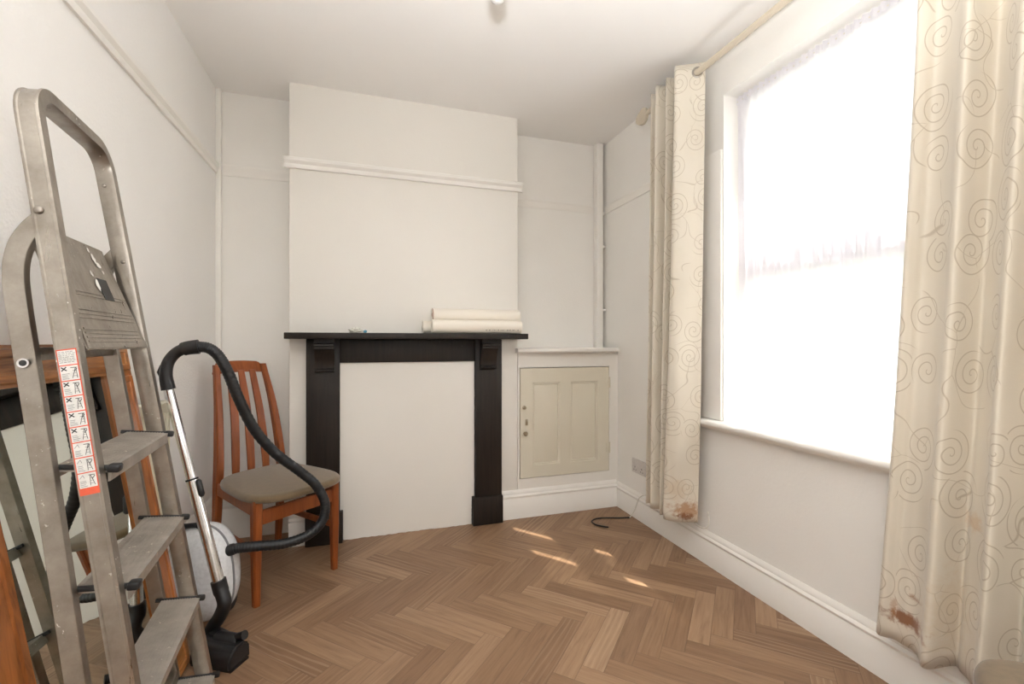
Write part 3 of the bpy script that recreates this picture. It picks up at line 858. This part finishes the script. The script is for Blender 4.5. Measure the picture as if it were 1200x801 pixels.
# treads, tipped forward a little because the ladder is folded up
tl = R(-9)
def tread_matrix(h, n=0):
    c, s = math.cos(tl), math.sin(tl)
    fwd = (en*math.cos(R(8.3)) - eu*math.sin(R(8.3)))      # horizontal forward
    upv = (eu*math.cos(R(8.3)) + en*math.sin(R(8.3)))
    f2 = fwd*math.cos(R(7)) - upv*math.sin(R(7)); u2 = upv*math.cos(R(7)) + fwd*math.sin(R(7))
    m = Matrix(((*ey, 0), (*f2, 0), (*u2, 0), (0, 0, 0, 1))).transposed(); m.translation = LP(0, h, n); return m
for zt in (.859, .629, .397, .168):
    h = zt*1.0107
    w0, w1 = wn(h)+.0135, wf(h)-.0135
    bm = newbm()
    pf = [(.012, .0), (.012, -.026), (.008, -.028), (.006, -.010), (-.070, -.010), (-.072, -.024), (-.076, -.024), (-.076, .0)]
    top = []
    for k in range(14):                     # ribs along the tread
        y = -.072 + .080*k/13; top += [(y, .0), (y+.0022, .0012), (y+.0040, .0012), (y+.0056, 0)]
    prism(bm, [(a, b) for a, b in pf] + [], 0, w0, w1)
    for k in range(13):
        y = -.070 + .0058*k
        box(bm, (w0+.002, y, -.0002), (w1-.002, y+.003, .0010))
    bmesh.ops.transform(bm, matrix=tread_matrix(h), verts=bm.verts)
    tr = part('tread', bm, M['tread'], ld, 30)
    for a, b in ((w0-.004, w0+.006), (w1-.004, w1+.003)):
        bm = newbm(); box(bm, (a, -.090, -.006), (b, .021, .0032), .002)
        box(bm, (a-.002, .004, -.010), (b+(.012 if a < 0 else .002), .024, .0055), .004)
        bmesh.ops.transform(bm, matrix=tread_matrix(h), verts=bm.verts)
        part('end_cap', bm, M['black'], tr)
# platform, folded up between the stiles
def plat(w, s, d):
    """s: 0 bottom .. 1 top; d: off its face"""
    h = 1.096 + s*.252; n = .004 - .050*s
    return LP(w, h, n + d)
bm = newbm()
def wl(s): return wn(1.1+.25*s) + .018 + .012*s
def wr(s): return wf(1.1+.25*s) - .014 - .018*s
o4 = [(wl(0), 0), (wr(0), 0), (wr(1), 1), (wl(1), 1)]
A = [bm.verts.new(plat(w, s, -.02)) for w, s in o4]; B = [bm.verts.new(plat(w, s, 0)) for w, s in o4]
bm.faces.new(A[::-1]); bm.faces.new(B)
for i in range(4): bm.faces.new((A[i], A[(i+1) % 4], B[(i+1) % 4], B[i]))
bmesh.ops.bevel(bm, geom=bm.edges[:], offset=.003, segments=2, affect='EDGES')
pf_ = part('platform', bm, M['alu'], ld, 35)
bm = newbm()
for s in (.06, .095, .13, .165, .26, .295, .33, .46, .49):
    q = [plat(wl(s)+.012, s, .0002), plat(wr(s)-.012, s, .0002), plat(wr(s)-.012, s+.014, .0002), plat(wl(s)+.012, s+.014, .0002)]
    a = [bm.verts.new(p) for p in q]; b = [bm.verts.new(p + en*.0014) for p in q]
    bm.faces.new(b)
    for i in range(4): bm.faces.new((a[i], a[(i+1) % 4], b[(i+1) % 4], b[i]))
part('rib', bm, M['alu'], pf_, None)
def patch(pts, d, mat, name, parent, thick=.0008):
    bm = newbm(); a = [bm.verts.new(plat(w, s, d)) for w, s in pts]; b = [bm.verts.new(plat(w, s, d+thick)) for w, s in pts]
    bm.faces.new(b); bm.faces.new(a[::-1]); n = len(a)
    for i in range(n): bm.faces.new((a[i], a[(i+1) % n], b[(i+1) % n], b[i]))
    return part(name, bm, mat, parent, None)
patch([(.035, .46), (.087, .46), (.087, .66), (.035, .66)], .0012, M['ink'], 'sticker', pf_)
rgp = random.Random(4)
def splash(cw, cs_, rw, rs, name='paint_splash', n=11):
    pts = []
    for k in range(n):
        a = 2*math.pi*k/n; f = rgp.uniform(.55, 1.1); pts.append((cw + rw*f*math.cos(a), cs_ + rs*f*math.sin(a)))
    patch(pts, .0016 + rgp.random()*.0002, M['paint'], name, pf_, .0003)
splash(.030, .60, .012, .07); splash(.020, .69, .006, .03)
splash(.070, .86, .010, .05); splash(.082, .80, .012, .03); splash(.060, .93, .005, .03); splash(.092, .74, .006, .02)
# rivets and the eyelet
def rivet(w, h, n, d, r, name='rivet', mat='alu', parent=ld):
    bm = newbm(); lathe(bm, [(0, 0), (r, 0), (r*.95, r*.35), (r*.6, r*.6), (0, r*.68)], 18, align(d, LP(w, h, n))); return part(name, bm, M[mat], parent, 60)
rivet(wn(1.36)-.0105, 1.36, -.024, -ey, .0075); rivet(wf(1.32)-.0130, 1.32, -.014, -ey, .005); rivet(wf(1.54)-.0130, 1.51, -.022, -ey, .0045)
bm = newbm(); lathe(bm, [(.0055, 0), (.0055, .0015), (.0085, .0022), (.0095, 0)], 20, align(-ey, LP(wn(1.085)-.0135, 1.085, -.079))); part('eyelet_ring', bm, M['chrome'], ld, 60)
bm = newbm(); lathe(bm, [(0, 0), (.0058, 0), (.0058, .0006), (0, .0006)], 20, align(-ey, LP(wn(1.085)-.0135, 1.085, -.079))); part('eyelet_hole', bm, M['ink'], ld, 60)
for wfun in (wn, wf):
    for n0, n1 in ((-.046, .004), (-.110, -.070)):
        bm = newbm(); box(bm, (wfun(0)-.017, -.001, n0), (wfun(0)+.017, .040, n1), .004)
        Mx = Matrix(((*ey, 0), (*eu, 0), (*en, 0), (0, 0, 0, 1))).transposed(); Mx.translation = LP(0, .001 + (-n0*.145), 0)
        bmesh.ops.transform(bm, matrix=Mx, verts=bm.verts); part('rubber_foot', bm, M['black'], ld)
# warning strip on the outer face of the near stile
def SL(n, h, d=0): return LP(wn(h) - .0130 - d, h, n)
hb, ht = .828, 1.101
def strip_quad(bm, n0, n1, h0_, h1_, d):
    bm.faces.new([bm.verts.new(SL(n, h, d)) for n, h in ((n0, h0_), (n1, h0_), (n1, h1_), (n0, h1_))])
bm = newbm(); strip_quad(bm, -.0325, -.0030, hb, ht, .0006)
g = bmesh.ops.extrude_face_region(bm, geom=bm.faces[:])
for v in g['geom']:
    if isinstance(v, bmesh.types.BMVert): v.co += ey*.0005
lab = part('warning_strip', bm, M['orange'], ld, None); lab['label'] = 'orange-edged strip of safety pictograms'
bmc, bmx, bms = newbm(), newbm(), newbm()
rg = random.Random(11)
def seg2(bm, a, b, w, d):
    (n0, h0_), (n1, h1_) = a, b; L = math.hypot(n1-n0, h1_-h0_) or 1e-6; px, py = -(h1_-h0_)/L*w/2, (n1-n0)/L*w/2
    bm.faces.new([bm.verts.new(SL(n, h, d)) for n, h in ((n0+px, h0_+py), (n1+px, h1_+py), (n1-px, h1_-py), (n0-px, h0_-py))])
cell = .0288
for k in range(9):
    t1 = ht - .0022 - k*cell; t0 = t1 - cell + .0020
    strip_quad(bmc, -.0308, -.0045, t0, t1, .0010)
    nl_, nr = -.0298, -.0055
    if k == 0:
        for j in range(7):
            y = t1 - .003 - j*.0032; x = nl_
            while x < nr - .002:
                w = rg.uniform(.002, .006); seg2(bms, (x, y), (min(nr, x+w), y), .0011, .0014); x += w + .0012
        continue
    if 1 <= k <= 5:
        for s in (1, -1): seg2(bmx, (nl_+.001, t1-.0055-.0035*s), (nl_+.0085, t1-.0055+.0035*s), .0019, .0014)
    else:
        seg2(bms, (nl_+.001, t1-.009), (nl_+.006, t1-.003), .0009, .0014); seg2(bms, (nl_+.006, t1-.003), (nl_+.008, t1-.009), .0009, .0014)
    for j in range(4):                              # smudged lines of small print
        y = t0 + .003 + j*.0030
        seg2(bms, (nl_+.001, y), (nl_+rg.uniform(.008, .012), y), .0010, .0014)
    bx = -.0115                                     # little ladder and climber sketch
    sl = rg.uniform(-.003, .003)
    seg2(bmx, (bx-.003, t0+.003), (bx+sl, t1-.005), .0009, .0014); seg2(bmx, (bx+.004, t0+.003), (bx+.001+sl, t1-.005), .0009, .0014)
    for j in range(3): seg2(bms, (bx-.002, t0+.007+j*.005), (bx+.003, t0+.007+j*.005), .0009, .0014)
    seg2(bmx, (bx+.001, t1-.012), (bx+.005, t1-.006), .0012, .0014); seg2(bmx, (bx-.004, t1-.004), (bx+.005, t1-.0045), .0012, .0014)
for nm, b, m in (('pictogram_cell', bmc, 'paper'), ('pictogram_mark', bmx, 'ink'), ('pictogram_text', bms, 'ink_soft')):
    part(nm, b, M[m], lab, None)

# ------------------------------------------------------------------ chair
CC = V(-.4285, 2.424, 0); cf = V(.633, -.774, 0); cs = V(.774, .633, 0)
ch = thing('dining_chair', 'teak dining chair with slatted back and taupe padded seat beside the fireplace', 'chair', CC)
def CP(x, y, z): return CC + cs*x + cf*y + V(0, 0, z)
def bar(bm, pts, wx, wy):
    """rectangular bar through chair-space points, wx/wy half widths (numbers or lists), rounded corners"""
    rings = []
    n = len(pts)
    for i, p in enumerate(pts):
        a = wx[i] if isinstance(wx, list) else wx; b = wy[i] if isinstance(wy, list) else wy
        c = min(a, b)*.35
        o = [(a-c, -b), (a, -b+c), (a, b-c), (a-c, b), (-a+c, b), (-a, b-c), (-a, -b+c), (-a+c, -b)]
        rings.append([bm.verts.new(CP(p[0]+x, p[1]+y, p[2])) for x, y in o])
    for A, B in zip(rings, rings[1:]):
        for k in range(8): bm.faces.new((A[k], A[(k+1) % 8], B[(k+1) % 8], B[k]))
    bm.faces.new(rings[0][::-1]); bm.faces.new(rings[-1])
for s in (-1, 1):
    bm = newbm(); bar(bm, [(s*.187, .2235, 0), (s*.187, .2235, .22), (s*.185, .222, .44)], [.0135, .018, .020], [.0135, .018, .020]); part('leg', bm, M['teak'], ch)
    P = catmull([(.024 + s*.158, -.255, 0), (.024 + s*.157, -.235, .22), (.024 + s*.156, -.222, .42), (.023 + s*.150, -.226, .55), (.021 + s*.134, -.262, .78), (.018 + s*.116, -.318, .985)], 5)
    P = [tuple(p) for p in P]; m = len(P)
    bm = newbm(); bar(bm, P, [.013 + .004*math.sin(math.pi*i/(m-1)) for i in range(m)], [.013 + .010*math.sin(math.pi*min(1, (i/(m-1))*1.05)) for i in range(m)]); part('leg', bm, M['teak'], ch)
# aprons and stretchers
def beam(a, b, half_t, z0, z1, name, z0b=None, z1b=None):
    bm = newbm(); a = V(*a, 0); b = V(*b, 0); t = (b-a).normalized(); s = V(-t.y, t.x, 0)*half_t
    q = []
    for p, zz0, zz1 in ((a, z0, z1), (b, z0b or z0, z1b or z1)):
        for k, z in ((1, zz0), (-1, zz0), (-1, zz1), (1, zz1)):
            c = p + s*k; q.append(bm.verts.new(CP(c.x, c.y, z)))
    bm.faces.new(q[:4][::-1]); bm.faces.new(q[4:])
    for i in range(4): bm.faces.new((q[i], q[(i+1) % 4], q[4+(i+1) % 4], q[4+i]))
    bmesh.ops.bevel(bm, geom=bm.edges[:], offset=.003, segments=2, affect='EDGES')
    return part(name, bm, M['teak'], ch)
beam((-.187, .2235), (.187, .2235), .0095, .332, .392, 'front_rail')
beam((-.132, -.222), (.180, -.222), .0095, .365, .425, 'back_rail')
for s in (-1, 1):
    beam((.024 + s*.157, -.222), (s*.186, .2235), .0095, .368, .428, 'side_rail')
    beam((.024 + s*.157, -.238), (s*.187, .2235), .008, .200, .228, 'stretcher')
# slats
for x0, x1 in ((-.048, -.038), (.023, .018), (.094, .074)):
    P = catmull([(x0*1.06, -.222, .40), (x0*1.03, -.226, .52), ((x0*.5+x1*.5), -.252, .74), (x1, -.312, .955)], 6)
    m = len(P); bm = newbm()
    bar(bm, [tuple(p) for p in P], [.015 + .004*math.sin(math.pi*i/(m-1)) for i in range(m)], .0055); part('slat', bm, M['teak'], ch)
# top rail: arched outline with rounded shoulders, bowed back
bm = newbm(); N = 22; rowsF = []; rowsB = []
for i in range(N+1):
    x0_ = -.128 + .256*i/N; a = abs(x0_)/.128; x = x0_ + .018
    zt = .993 + .010*(1-a*a) - (.048*max(0, (a-.72)/.28)**2.4)
    zb = .938 + .006*(1-a*a)
    yb = -.325 - .018*(1-a*a)
    cols = []
    for y, z in ((yb+.012, zb), (yb+.008, zt-.004), (yb+.003, zt), (yb-.006, zt), (yb-.010, zt-.004), (yb-.008, zb)):
        cols.append(bm.verts.new(CP(x, y + (z-.95)*-.25, z)))
    rowsF.append(cols)
for A, B in zip(rowsF, rowsF[1:]):
    for k in range(6): bm.faces.new((A[k], A[(k+1) % 6], B[(k+1) % 6], B[k]))
bm.faces.new(rowsF[0][::-1]); bm.faces.new(rowsF[-1]); part('top_rail', bm, M['teak'], ch, 50)
# seat pad: rounded outline, domed
def pad(bm, outline, z0, z1, P, crown=.012, rings=7, edge=.018):
    n = len(outline); cx = sum(p[0] for p in outline)/n; cy = sum(p[1] for p in outline)/n
    L = []
    L.append([bm.verts.new(P(cx+(x-cx)*.94, cy+(y-cy)*.94, z0)) for x, y in outline])
    L.append([bm.verts.new(P(x*.995, y*.995, z0+.006)) for x, y in outline])
    L.append([bm.verts.new(P(x, y, (z0+z1)/2)) for x, y in outline])
    for k in range(rings):
        a = math.pi/2*k/(rings-1); f = 1 - (edge/.2)*(1-math.cos(a)); z = (z0+z1)/2 + (z1-(z0+z1)/2)*math.sin(a)
        if k: L.append([bm.verts.new(P(cx+(x-cx)*f, cy+(y-cy)*f, z)) for x, y in outline])
    for f in (.7, .4, .15):
        L.append([bm.verts.new(P(cx+(x-cx)*f, cy+(y-cy)*f, z1 + crown*(1-f*f))) for x, y in outline])
    for A, B in zip(L, L[1:]):
        for k in range(n): bm.faces.new((A[k], A[(k+1) % n], B[(k+1) % n], B[k]))
    bm.faces.new(L[0][::-1]); bm.faces.new(L[-1])
def superell(a, b, e, n=64, f=None):
    o = []
    for k in range(n):
        t = 2*math.pi*k/n; c, s = math.cos(t), math.sin(t)
        x = a*math.copysign(abs(c)**(2/e), c); y = b*math.copysign(abs(s)**(2/e), s)
        o.append((x, y) if not f else f(x, y))
    return o
bm = newbm()
ol = superell(.222, .258, 3.4, 72, lambda x, y: (x*(.97 + .10*y/.258) + .010*(1 - y/.258), y+.048 if y < 0 else y+.048 + .012*(1-(x/.222)**2)))
pad(bm, ol, .428, .462, CP, .007); st = part('seat', bm, M['seat'], ch, 180); st['label'] = 'worn taupe velvet seat pad'

# ------------------------------------------------------------------ vacuum cleaner
def cam_pt(px, py, zc):
    """a point of the room given its bearing from the doorway viewpoint and its distance"""
    ph = R(17.9); xc = (px-600)/533.33*zc
    return V(zc*math.sin(ph) + xc*math.cos(ph), zc*math.cos(ph) - xc*math.sin(ph), 1.1 + (400.5-py)/533.33*zc)
VB = V(-.61, 2.09, 0)
vc = thing('vacuum_cleaner', 'white cylinder vacuum cleaner with black hose and chrome pipe beside the chair', 'vacuum cleaner', VB)
ax = V(.9516, -.3074, 0); ad = V(.3074, .9516, 0)      # across and depth of the body
def body_pt(a, d, z): return VB + ax*a + ad*d + V(0, 0, z)
def body(scale=1.0, zc=.195):
    bm = newbm(); bmesh.ops.create_uvsphere(bm, u_segments=48, v_segments=28, radius=1)
    for v in bm.verts:
        x, y, z = v.co; q = lambda c, e: math.copysign(abs(c)**e, c)
        a = q(x, .86)*.128; d = q(y, .8)*.105; h = q(z, .80)*.187
        a *= 1 - .10*(h/.187) ; v.co = body_pt(a*scale, d*scale, zc + h*scale)
    return bm
part('body', body(), M['white_gloss'], vc, 180)
# grey seam band around the shell
bm = newbm(); pts = []
for k in range(73):
    t = 2*math.pi*k/72; q = lambda c, e: math.copysign(abs(c)**e, c)
    h = q(math.sin(t), .8)*.188; a = q(math.cos(t), .86)*.1285*(1-.10*h/.187)
    pts.append(body_pt(a, -.012, .195+h))
tube(bm, pts, .0045, 8, False); part('seam_band', bm, M['grey'], vc, 180)
for a in (-.045, .045):
    bm = newbm(); lathe(bm, [(0, -.018), (.040, -.018), (.046, -.012), (.046, .012), (.040, .018), (0, .018)], 24, align(ax, body_pt(a*1.3, .06, .048))); part('wheel', bm, M['black'], vc, 40)
bm = newbm(); box(bm, (-.022, -.012, -.020), (.022, .012, .020), .006, 3, 0, align((0, -.5, 1), body_pt(.0, -.088, .085))); part('latch', bm, M['grey'], vc)
bm = newbm(); tube(bm, [body_pt(-.075, -.03, .365), body_pt(-.06, -.035, .385), body_pt(.0, -.035, .39), body_pt(.02, -.03, .375)], .010, 10); part('carry_handle', bm, M['black'], vc, 180)
# hose and handle
W1 = cam_pt(197.5, 456, 1.655); W0 = cam_pt(258.5, 690, 1.625)
hd = [cam_pt(*p) for p in ((197.5, 456, 1.655), (194.5, 440, 1.652), (197, 425, 1.655), (206, 413.5, 1.665), (218, 408, 1.675), (233, 406, 1.69))]
bm = newbm(); hp = catmull(hd, 8); n = len(hp)
tube(bm, hp, [.0225 - .003*math.sin(math.pi*i/(n-1)) + (.0045 if i > n-12 else 0) for i in range(n)], 18); hn = part('hose_handle', bm, M['black'], vc, 60)
bm = newbm(); tube(bm, [cam_pt(189.5, 428, 1.655), cam_pt(187.5, 436, 1.655), cam_pt(188.5, 441, 1.655)], [.006, .010, .006], 10); part('suction_slider', bm, M['black'], hn, 180)
hs = [cam_pt(*p) for p in ((231, 406, 1.69), (245, 408, 1.70), (257, 418, 1.715), (268, 438, 1.735), (279, 465, 1.76), (297, 501, 1.81), (322, 530, 1.87), (350, 551, 1.93), (370, 568, 1.97), (381, 590, 1.985), (377, 611, 1.97), (360, 627, 1.93), (333, 636.5, 1.88), (302, 639.5, 1.825), (278, 642, 1.80), (262, 647, 1.785), (256, 649, 1.78))]
bm = newbm(); hq = catmull(hs, 26); n = len(hq)
tube(bm, hq, [.0198 + .0007*math.sin(i*1.57) for i in range(n)], 16); part('hose', bm, M['hose'], vc, 60)
bm = newbm(); e = [cam_pt(*p) for p in ((275, 642.5, 1.797), (262, 646.5, 1.785), (254, 650, 1.775), (250, 652, 1.77))]
tube(bm, e, [.0215, .0245, .0285, .029], 18); part('hose_inlet', bm, M['black'], vc, 60)
# chrome wand: thin upper tube sliding into a thicker lower one
J = W1.lerp(W0, .455); J2 = W1.lerp(W0, .54)
bm = newbm(); tube(bm, [W1 + (W1-W0)*.02, J2], .0162, 20); part('upper_pipe', bm, M['chrome'], vc, 60)
bm = newbm(); tube(bm, [J, W1.lerp(W0, .985)], .0188, 20); lp = part('lower_pipe', bm, M['chrome'], vc, 60)
bm = newbm(); tube(bm, [J - (W0-W1)*.004, J + (W0-W1)*.004], .0200, 20); part('collar', bm, M['black'], lp, 60)
sl = (J+J2)/2 + ax*.020; bm = newbm(); dv = (W0-W1).normalized()
tube(bm, [sl - dv*.032, sl - dv*.024, sl + dv*.024, sl + dv*.032], [.006, .011, .011, .006], 12); part('slide_catch', bm, M['black'], lp, 60)
HB = V(-.470, 1.790, 0)
el = [W1.lerp(W0, .955), W1.lerp(W0, 1.0), cam_pt(263, 706, 1.612), cam_pt(258, 721, 1.615), cam_pt(250, 733, 1.63), cam_pt(246, 741, 1.64)]
bm = newbm(); tube(bm, catmull(el, 6), [.0245]*8 + [.0225]*(len(catmull(el, 6))-8), 18); part('elbow', bm, M['black'], vc, 60)
# floor head
ha = V(-.858, .513, 0); hbv = V(.346, .938, 0)
hbv = V(-ha.y, ha.x, 0); hbv = hbv if hbv.y > 0 else -hbv
O = V(-.426, 1.722, 0)
bm = newbm(); 
prh = [(-.004, .006), (-.004, .036), (.008, .062), (.030, .074), (.064, .070), (.086, .052), (.088, .006)]
A = [bm.verts.new(O + hbv*d + V(0, 0, z)) for d, z in prh]; B = [bm.verts.new(O + ha*.165 + hbv*d + V(0, 0, z)) for d, z in prh]
bm.faces.new(A[::-1]); bm.faces.new(B)
for i in range(len(prh)): bm.faces.new((A[i], A[(i+1) % len(prh)], B[(i+1) % len(prh)], B[i]))
bmesh.ops.bevel(bm, geom=bm.edges[:], offset=.006, segments=3, affect='EDGES')
hdv = part('floor_head', bm, M['black'], vc, 50)
bm = newbm(); box(bm, (0, 0, 0), (.163, .076, .008)); Mx = Matrix(((*ha, 0), (*hbv, 0), (0, 0, 1, 0), (0, 0, 0, 1))).transposed(); Mx.translation = O + hbv*.003
bmesh.ops.transform(bm, matrix=Mx, verts=bm.verts); part('sole_plate', bm, M['black'], hdv)
bm = newbm(); c = O + ha*.062 + hbv*.062 + V(0, 0, .064)
tube(bm, [c + ha*.055, c + ha*.045, c - ha*.030, c - ha*.040], [.020, .025, .025, .021], 18); tube(bm, [c + ha*.01, cam_pt(247, 740, 1.64)], [.024, .025], 16); part('swivel_neck', bm, M['black'], hdv, 60)
bm = newbm(); tube(bm, [c - ha*.025 + V(0, 0, .012), c - ha*.062 + V(0, 0, .028)], [.013, .015], 14); part('foot_pedal', bm, M['black'], hdv, 60)

# ------------------------------------------------------------------ stool at the frame's corner
SC = V(1.272, .400, 0)
so = thing('padded_stool', 'olive-beige padded stool below the wide stained curtain', 'stool', SC, 0)
def SP(x, y, z):
    a = R(41); return SC + V(x*math.cos(a)-y*math.sin(a), x*math.sin(a)+y*math.cos(a), z)
bm = newbm(); pad(bm, superell(.195, .195, 4.5, 72), .349, .416, SP, .010, 7, .022); part('cushion', bm, M['olive'], so, 180)
bm = newbm(); box(bm, (-.165, -.165, .31), (.165, .165, .350), .004)
bmesh.ops.transform(bm, matrix=Matrix.Translation(SC) @ Matrix.Rotation(R(41), 4, 'Z'), verts=bm.verts); part('frame', bm, M['teak'], so)
for sx in (-1, 1):
    for sy in (-1, 1):
        bm = newbm(); tube(bm, [SP(sx*.150, sy*.150, 0), SP(sx*.145, sy*.145, .32)], [.013, .019], 14); part('leg', bm, M['teak'], so, 60)

# ------------------------------------------------------------------ outside the window
M['asphalt'] = plain('pale_road', (.38, .37, .36), .9)
M['render'] = paint('pale_render', (.78, .75, .71), 12, .1, .8, .05)
M['slate'] = plain('grey_slate', (.25, .26, .29), .7)
M['pane_out'] = plain('dark_window_glass', (.55, .57, .60), .7)
M['brick'] = plain('soft_brick', (.42, .30, .24), .8)
shell('ground', (1.95, -14, -.35), (16, 14, -.25), M['asphalt'])
def house(x, y0, y1, label):
    h = thing('terraced_house', label, 'house', (x, (y0+y1)/2, -.25), 0, 'houses across the street')
    bm = newbm(); box(bm, (x, y0, -.25), (x+5, y1, 4.6)); part('walls', bm, M['render'], h, None)
    bm = newbm(); prism(bm, [(x-.25, 4.6), (x+5.25, 4.6), (x+2.5, 6.5)], 1, y0, y1); part('roof', bm, M['slate'], h, None)
    bm = newbm(); box(bm, (x+2.1, y1-.9, 5.8), (x+2.9, y1-.1, 7.4), .02); part('chimney', bm, M['brick'], h, None)
    w = (y1-y0)
    for fy, z0, z1, ww in ((.25, .75, 2.2, 1.0), (.25, 3.0, 4.2, .95), (.72, 3.0, 4.2, .95)):
        yc = y0 + w*fy
        bm = newbm(); box(bm, (x-.03, yc-ww/2-.07, z0-.07), (x+.02, yc+ww/2+.07, z1+.07), .01); f = part('window', bm, M['upvc'], h)
        bm = newbm(); box(bm, (x-.05, yc-ww/2, z0), (x-.025, yc+ww/2, (z0+z1)/2-.03)); box(bm, (x-.05, yc-ww/2, (z0+z1)/2+.03), (x-.025, yc+ww/2, z1)); part('pane', bm, M['pane_out'], f, None)
    yc = y0 + w*.72
    bm = newbm(); box(bm, (x-.04, yc-.45, -.25), (x+.02, yc+.45, 2.0), .01); part('door', bm, M['slate'], h)
house(8.2, 1.6, 6.6, 'pale rendered house across the street, the one nearer the wide stained curtain')
house(8.2, 6.6, 11.6, 'pale rendered house across the street, the one nearer the corner-side curtain')
def hedge():
    bm = newbm(); rg = random.Random(8)
    for k in range(900):
        c = V(4.2 + rg.uniform(-.3, .3), rg.uniform(-3.5, 4.5), rg.uniform(-.2, .72)); s = rg.uniform(.05, .11)
        d = V(rg.gauss(0, 1), rg.gauss(0, 1), rg.gauss(0, 1)).normalized(); e = d.orthogonal().normalized()*s; f2 = d.cross(e).normalized()*s*.5
        bm.faces.new([bm.verts.new(c+p) for p in (e, f2, -e, -f2)])
    box(bm, (3.98, -3.5, -.25), (4.42, 4.5, .62))
    o = link('garden_hedge', bm, plain('hedge_leaf', (.34, .42, .24), .7)); o['kind'] = 'stuff'
    tag(o, 'clipped green hedge outside the window below the net curtain', 'hedge')
hedge()

# ------------------------------------------------------------------ light
D = V(.611*.633, -.79*.633, .774)
sl_ = bpy.data.lights.new('sun', 'SUN'); sl_.energy = 16.0; sl_.angle = R(.53); sl_.color = (1, .93, .82)
so_ = bpy.data.objects.new('sun', sl_); col.objects.link(so_); so_.rotation_euler = D.to_track_quat('Z', 'Y').to_euler(); so_.location = (6, -6, 9)
w = bpy.data.worlds.new('world'); sc.world = w; w.use_nodes = True; nt = w.node_tree; nt.nodes.clear()
bg = nt.nodes.new('ShaderNodeBackground'); ow = nt.nodes.new('ShaderNodeOutputWorld'); sky = nt.nodes.new('ShaderNodeTexSky')
sky.sky_type = 'NISHITA'; sky.sun_disc = False; sky.sun_elevation = R(50.7); sky.sun_rotation = math.atan2(D.x, D.y); sky.air_density = 1.2; sky.dust_density = 3
nt.links.new(sky.outputs[0], bg.inputs[0]); bg.inputs[1].default_value = .30
nt.links.new(bg.outputs[0], ow.inputs[0])
# the photographer's flash, just above the camera (it throws the bulb's shadow on the ceiling)
fl = bpy.data.lights.new('camera_flash', 'POINT'); fl.energy = 3.6; fl.shadow_soft_size = .03; fl.color = (.98, .99, 1)
fo = bpy.data.objects.new('camera_flash', fl); col.objects.link(fo); fo.location = (0, 0, 1.30)

# most of the flash is tilted up at the ceiling, which spreads it
sp = bpy.data.lights.new('bounced_flash', 'SPOT'); sp.energy = 62; sp.spot_size = R(138); sp.spot_blend = .7; sp.shadow_soft_size = .05; sp.color = (.98, .99, 1)
spo = bpy.data.objects.new('bounced_flash', sp); col.objects.link(spo); spo.location = (0, 0, 1.32); spo.rotation_euler = V(.12, .10, 1).to_track_quat('-Z', 'Y').to_euler()

# ------------------------------------------------------------------ camera
cam = bpy.data.cameras.new('camera'); cam.sensor_width = 36; cam.lens = 16; cam.clip_start = .02
co = bpy.data.objects.new('camera', cam); col.objects.link(co)
co.location = (0, 0, 1.1); co.rotation_euler = (R(90), 0, R(-17.9))
sc.camera = co

sc.view_settings.view_transform = 'Standard'; sc.view_settings.look = 'None'
sc.view_settings.gamma = 1; sc.view_settings.use_curve_mapping = False
sc.view_settings.exposure = 1.86
sc.cycles.use_denoising = True
sc.cycles.max_bounces = 14; sc.cycles.diffuse_bounces = 8; sc.cycles.transparent_max_bounces = 16; sc.cycles.transmission_bounces = 8
sc.cycles.sample_clamp_indirect = 8
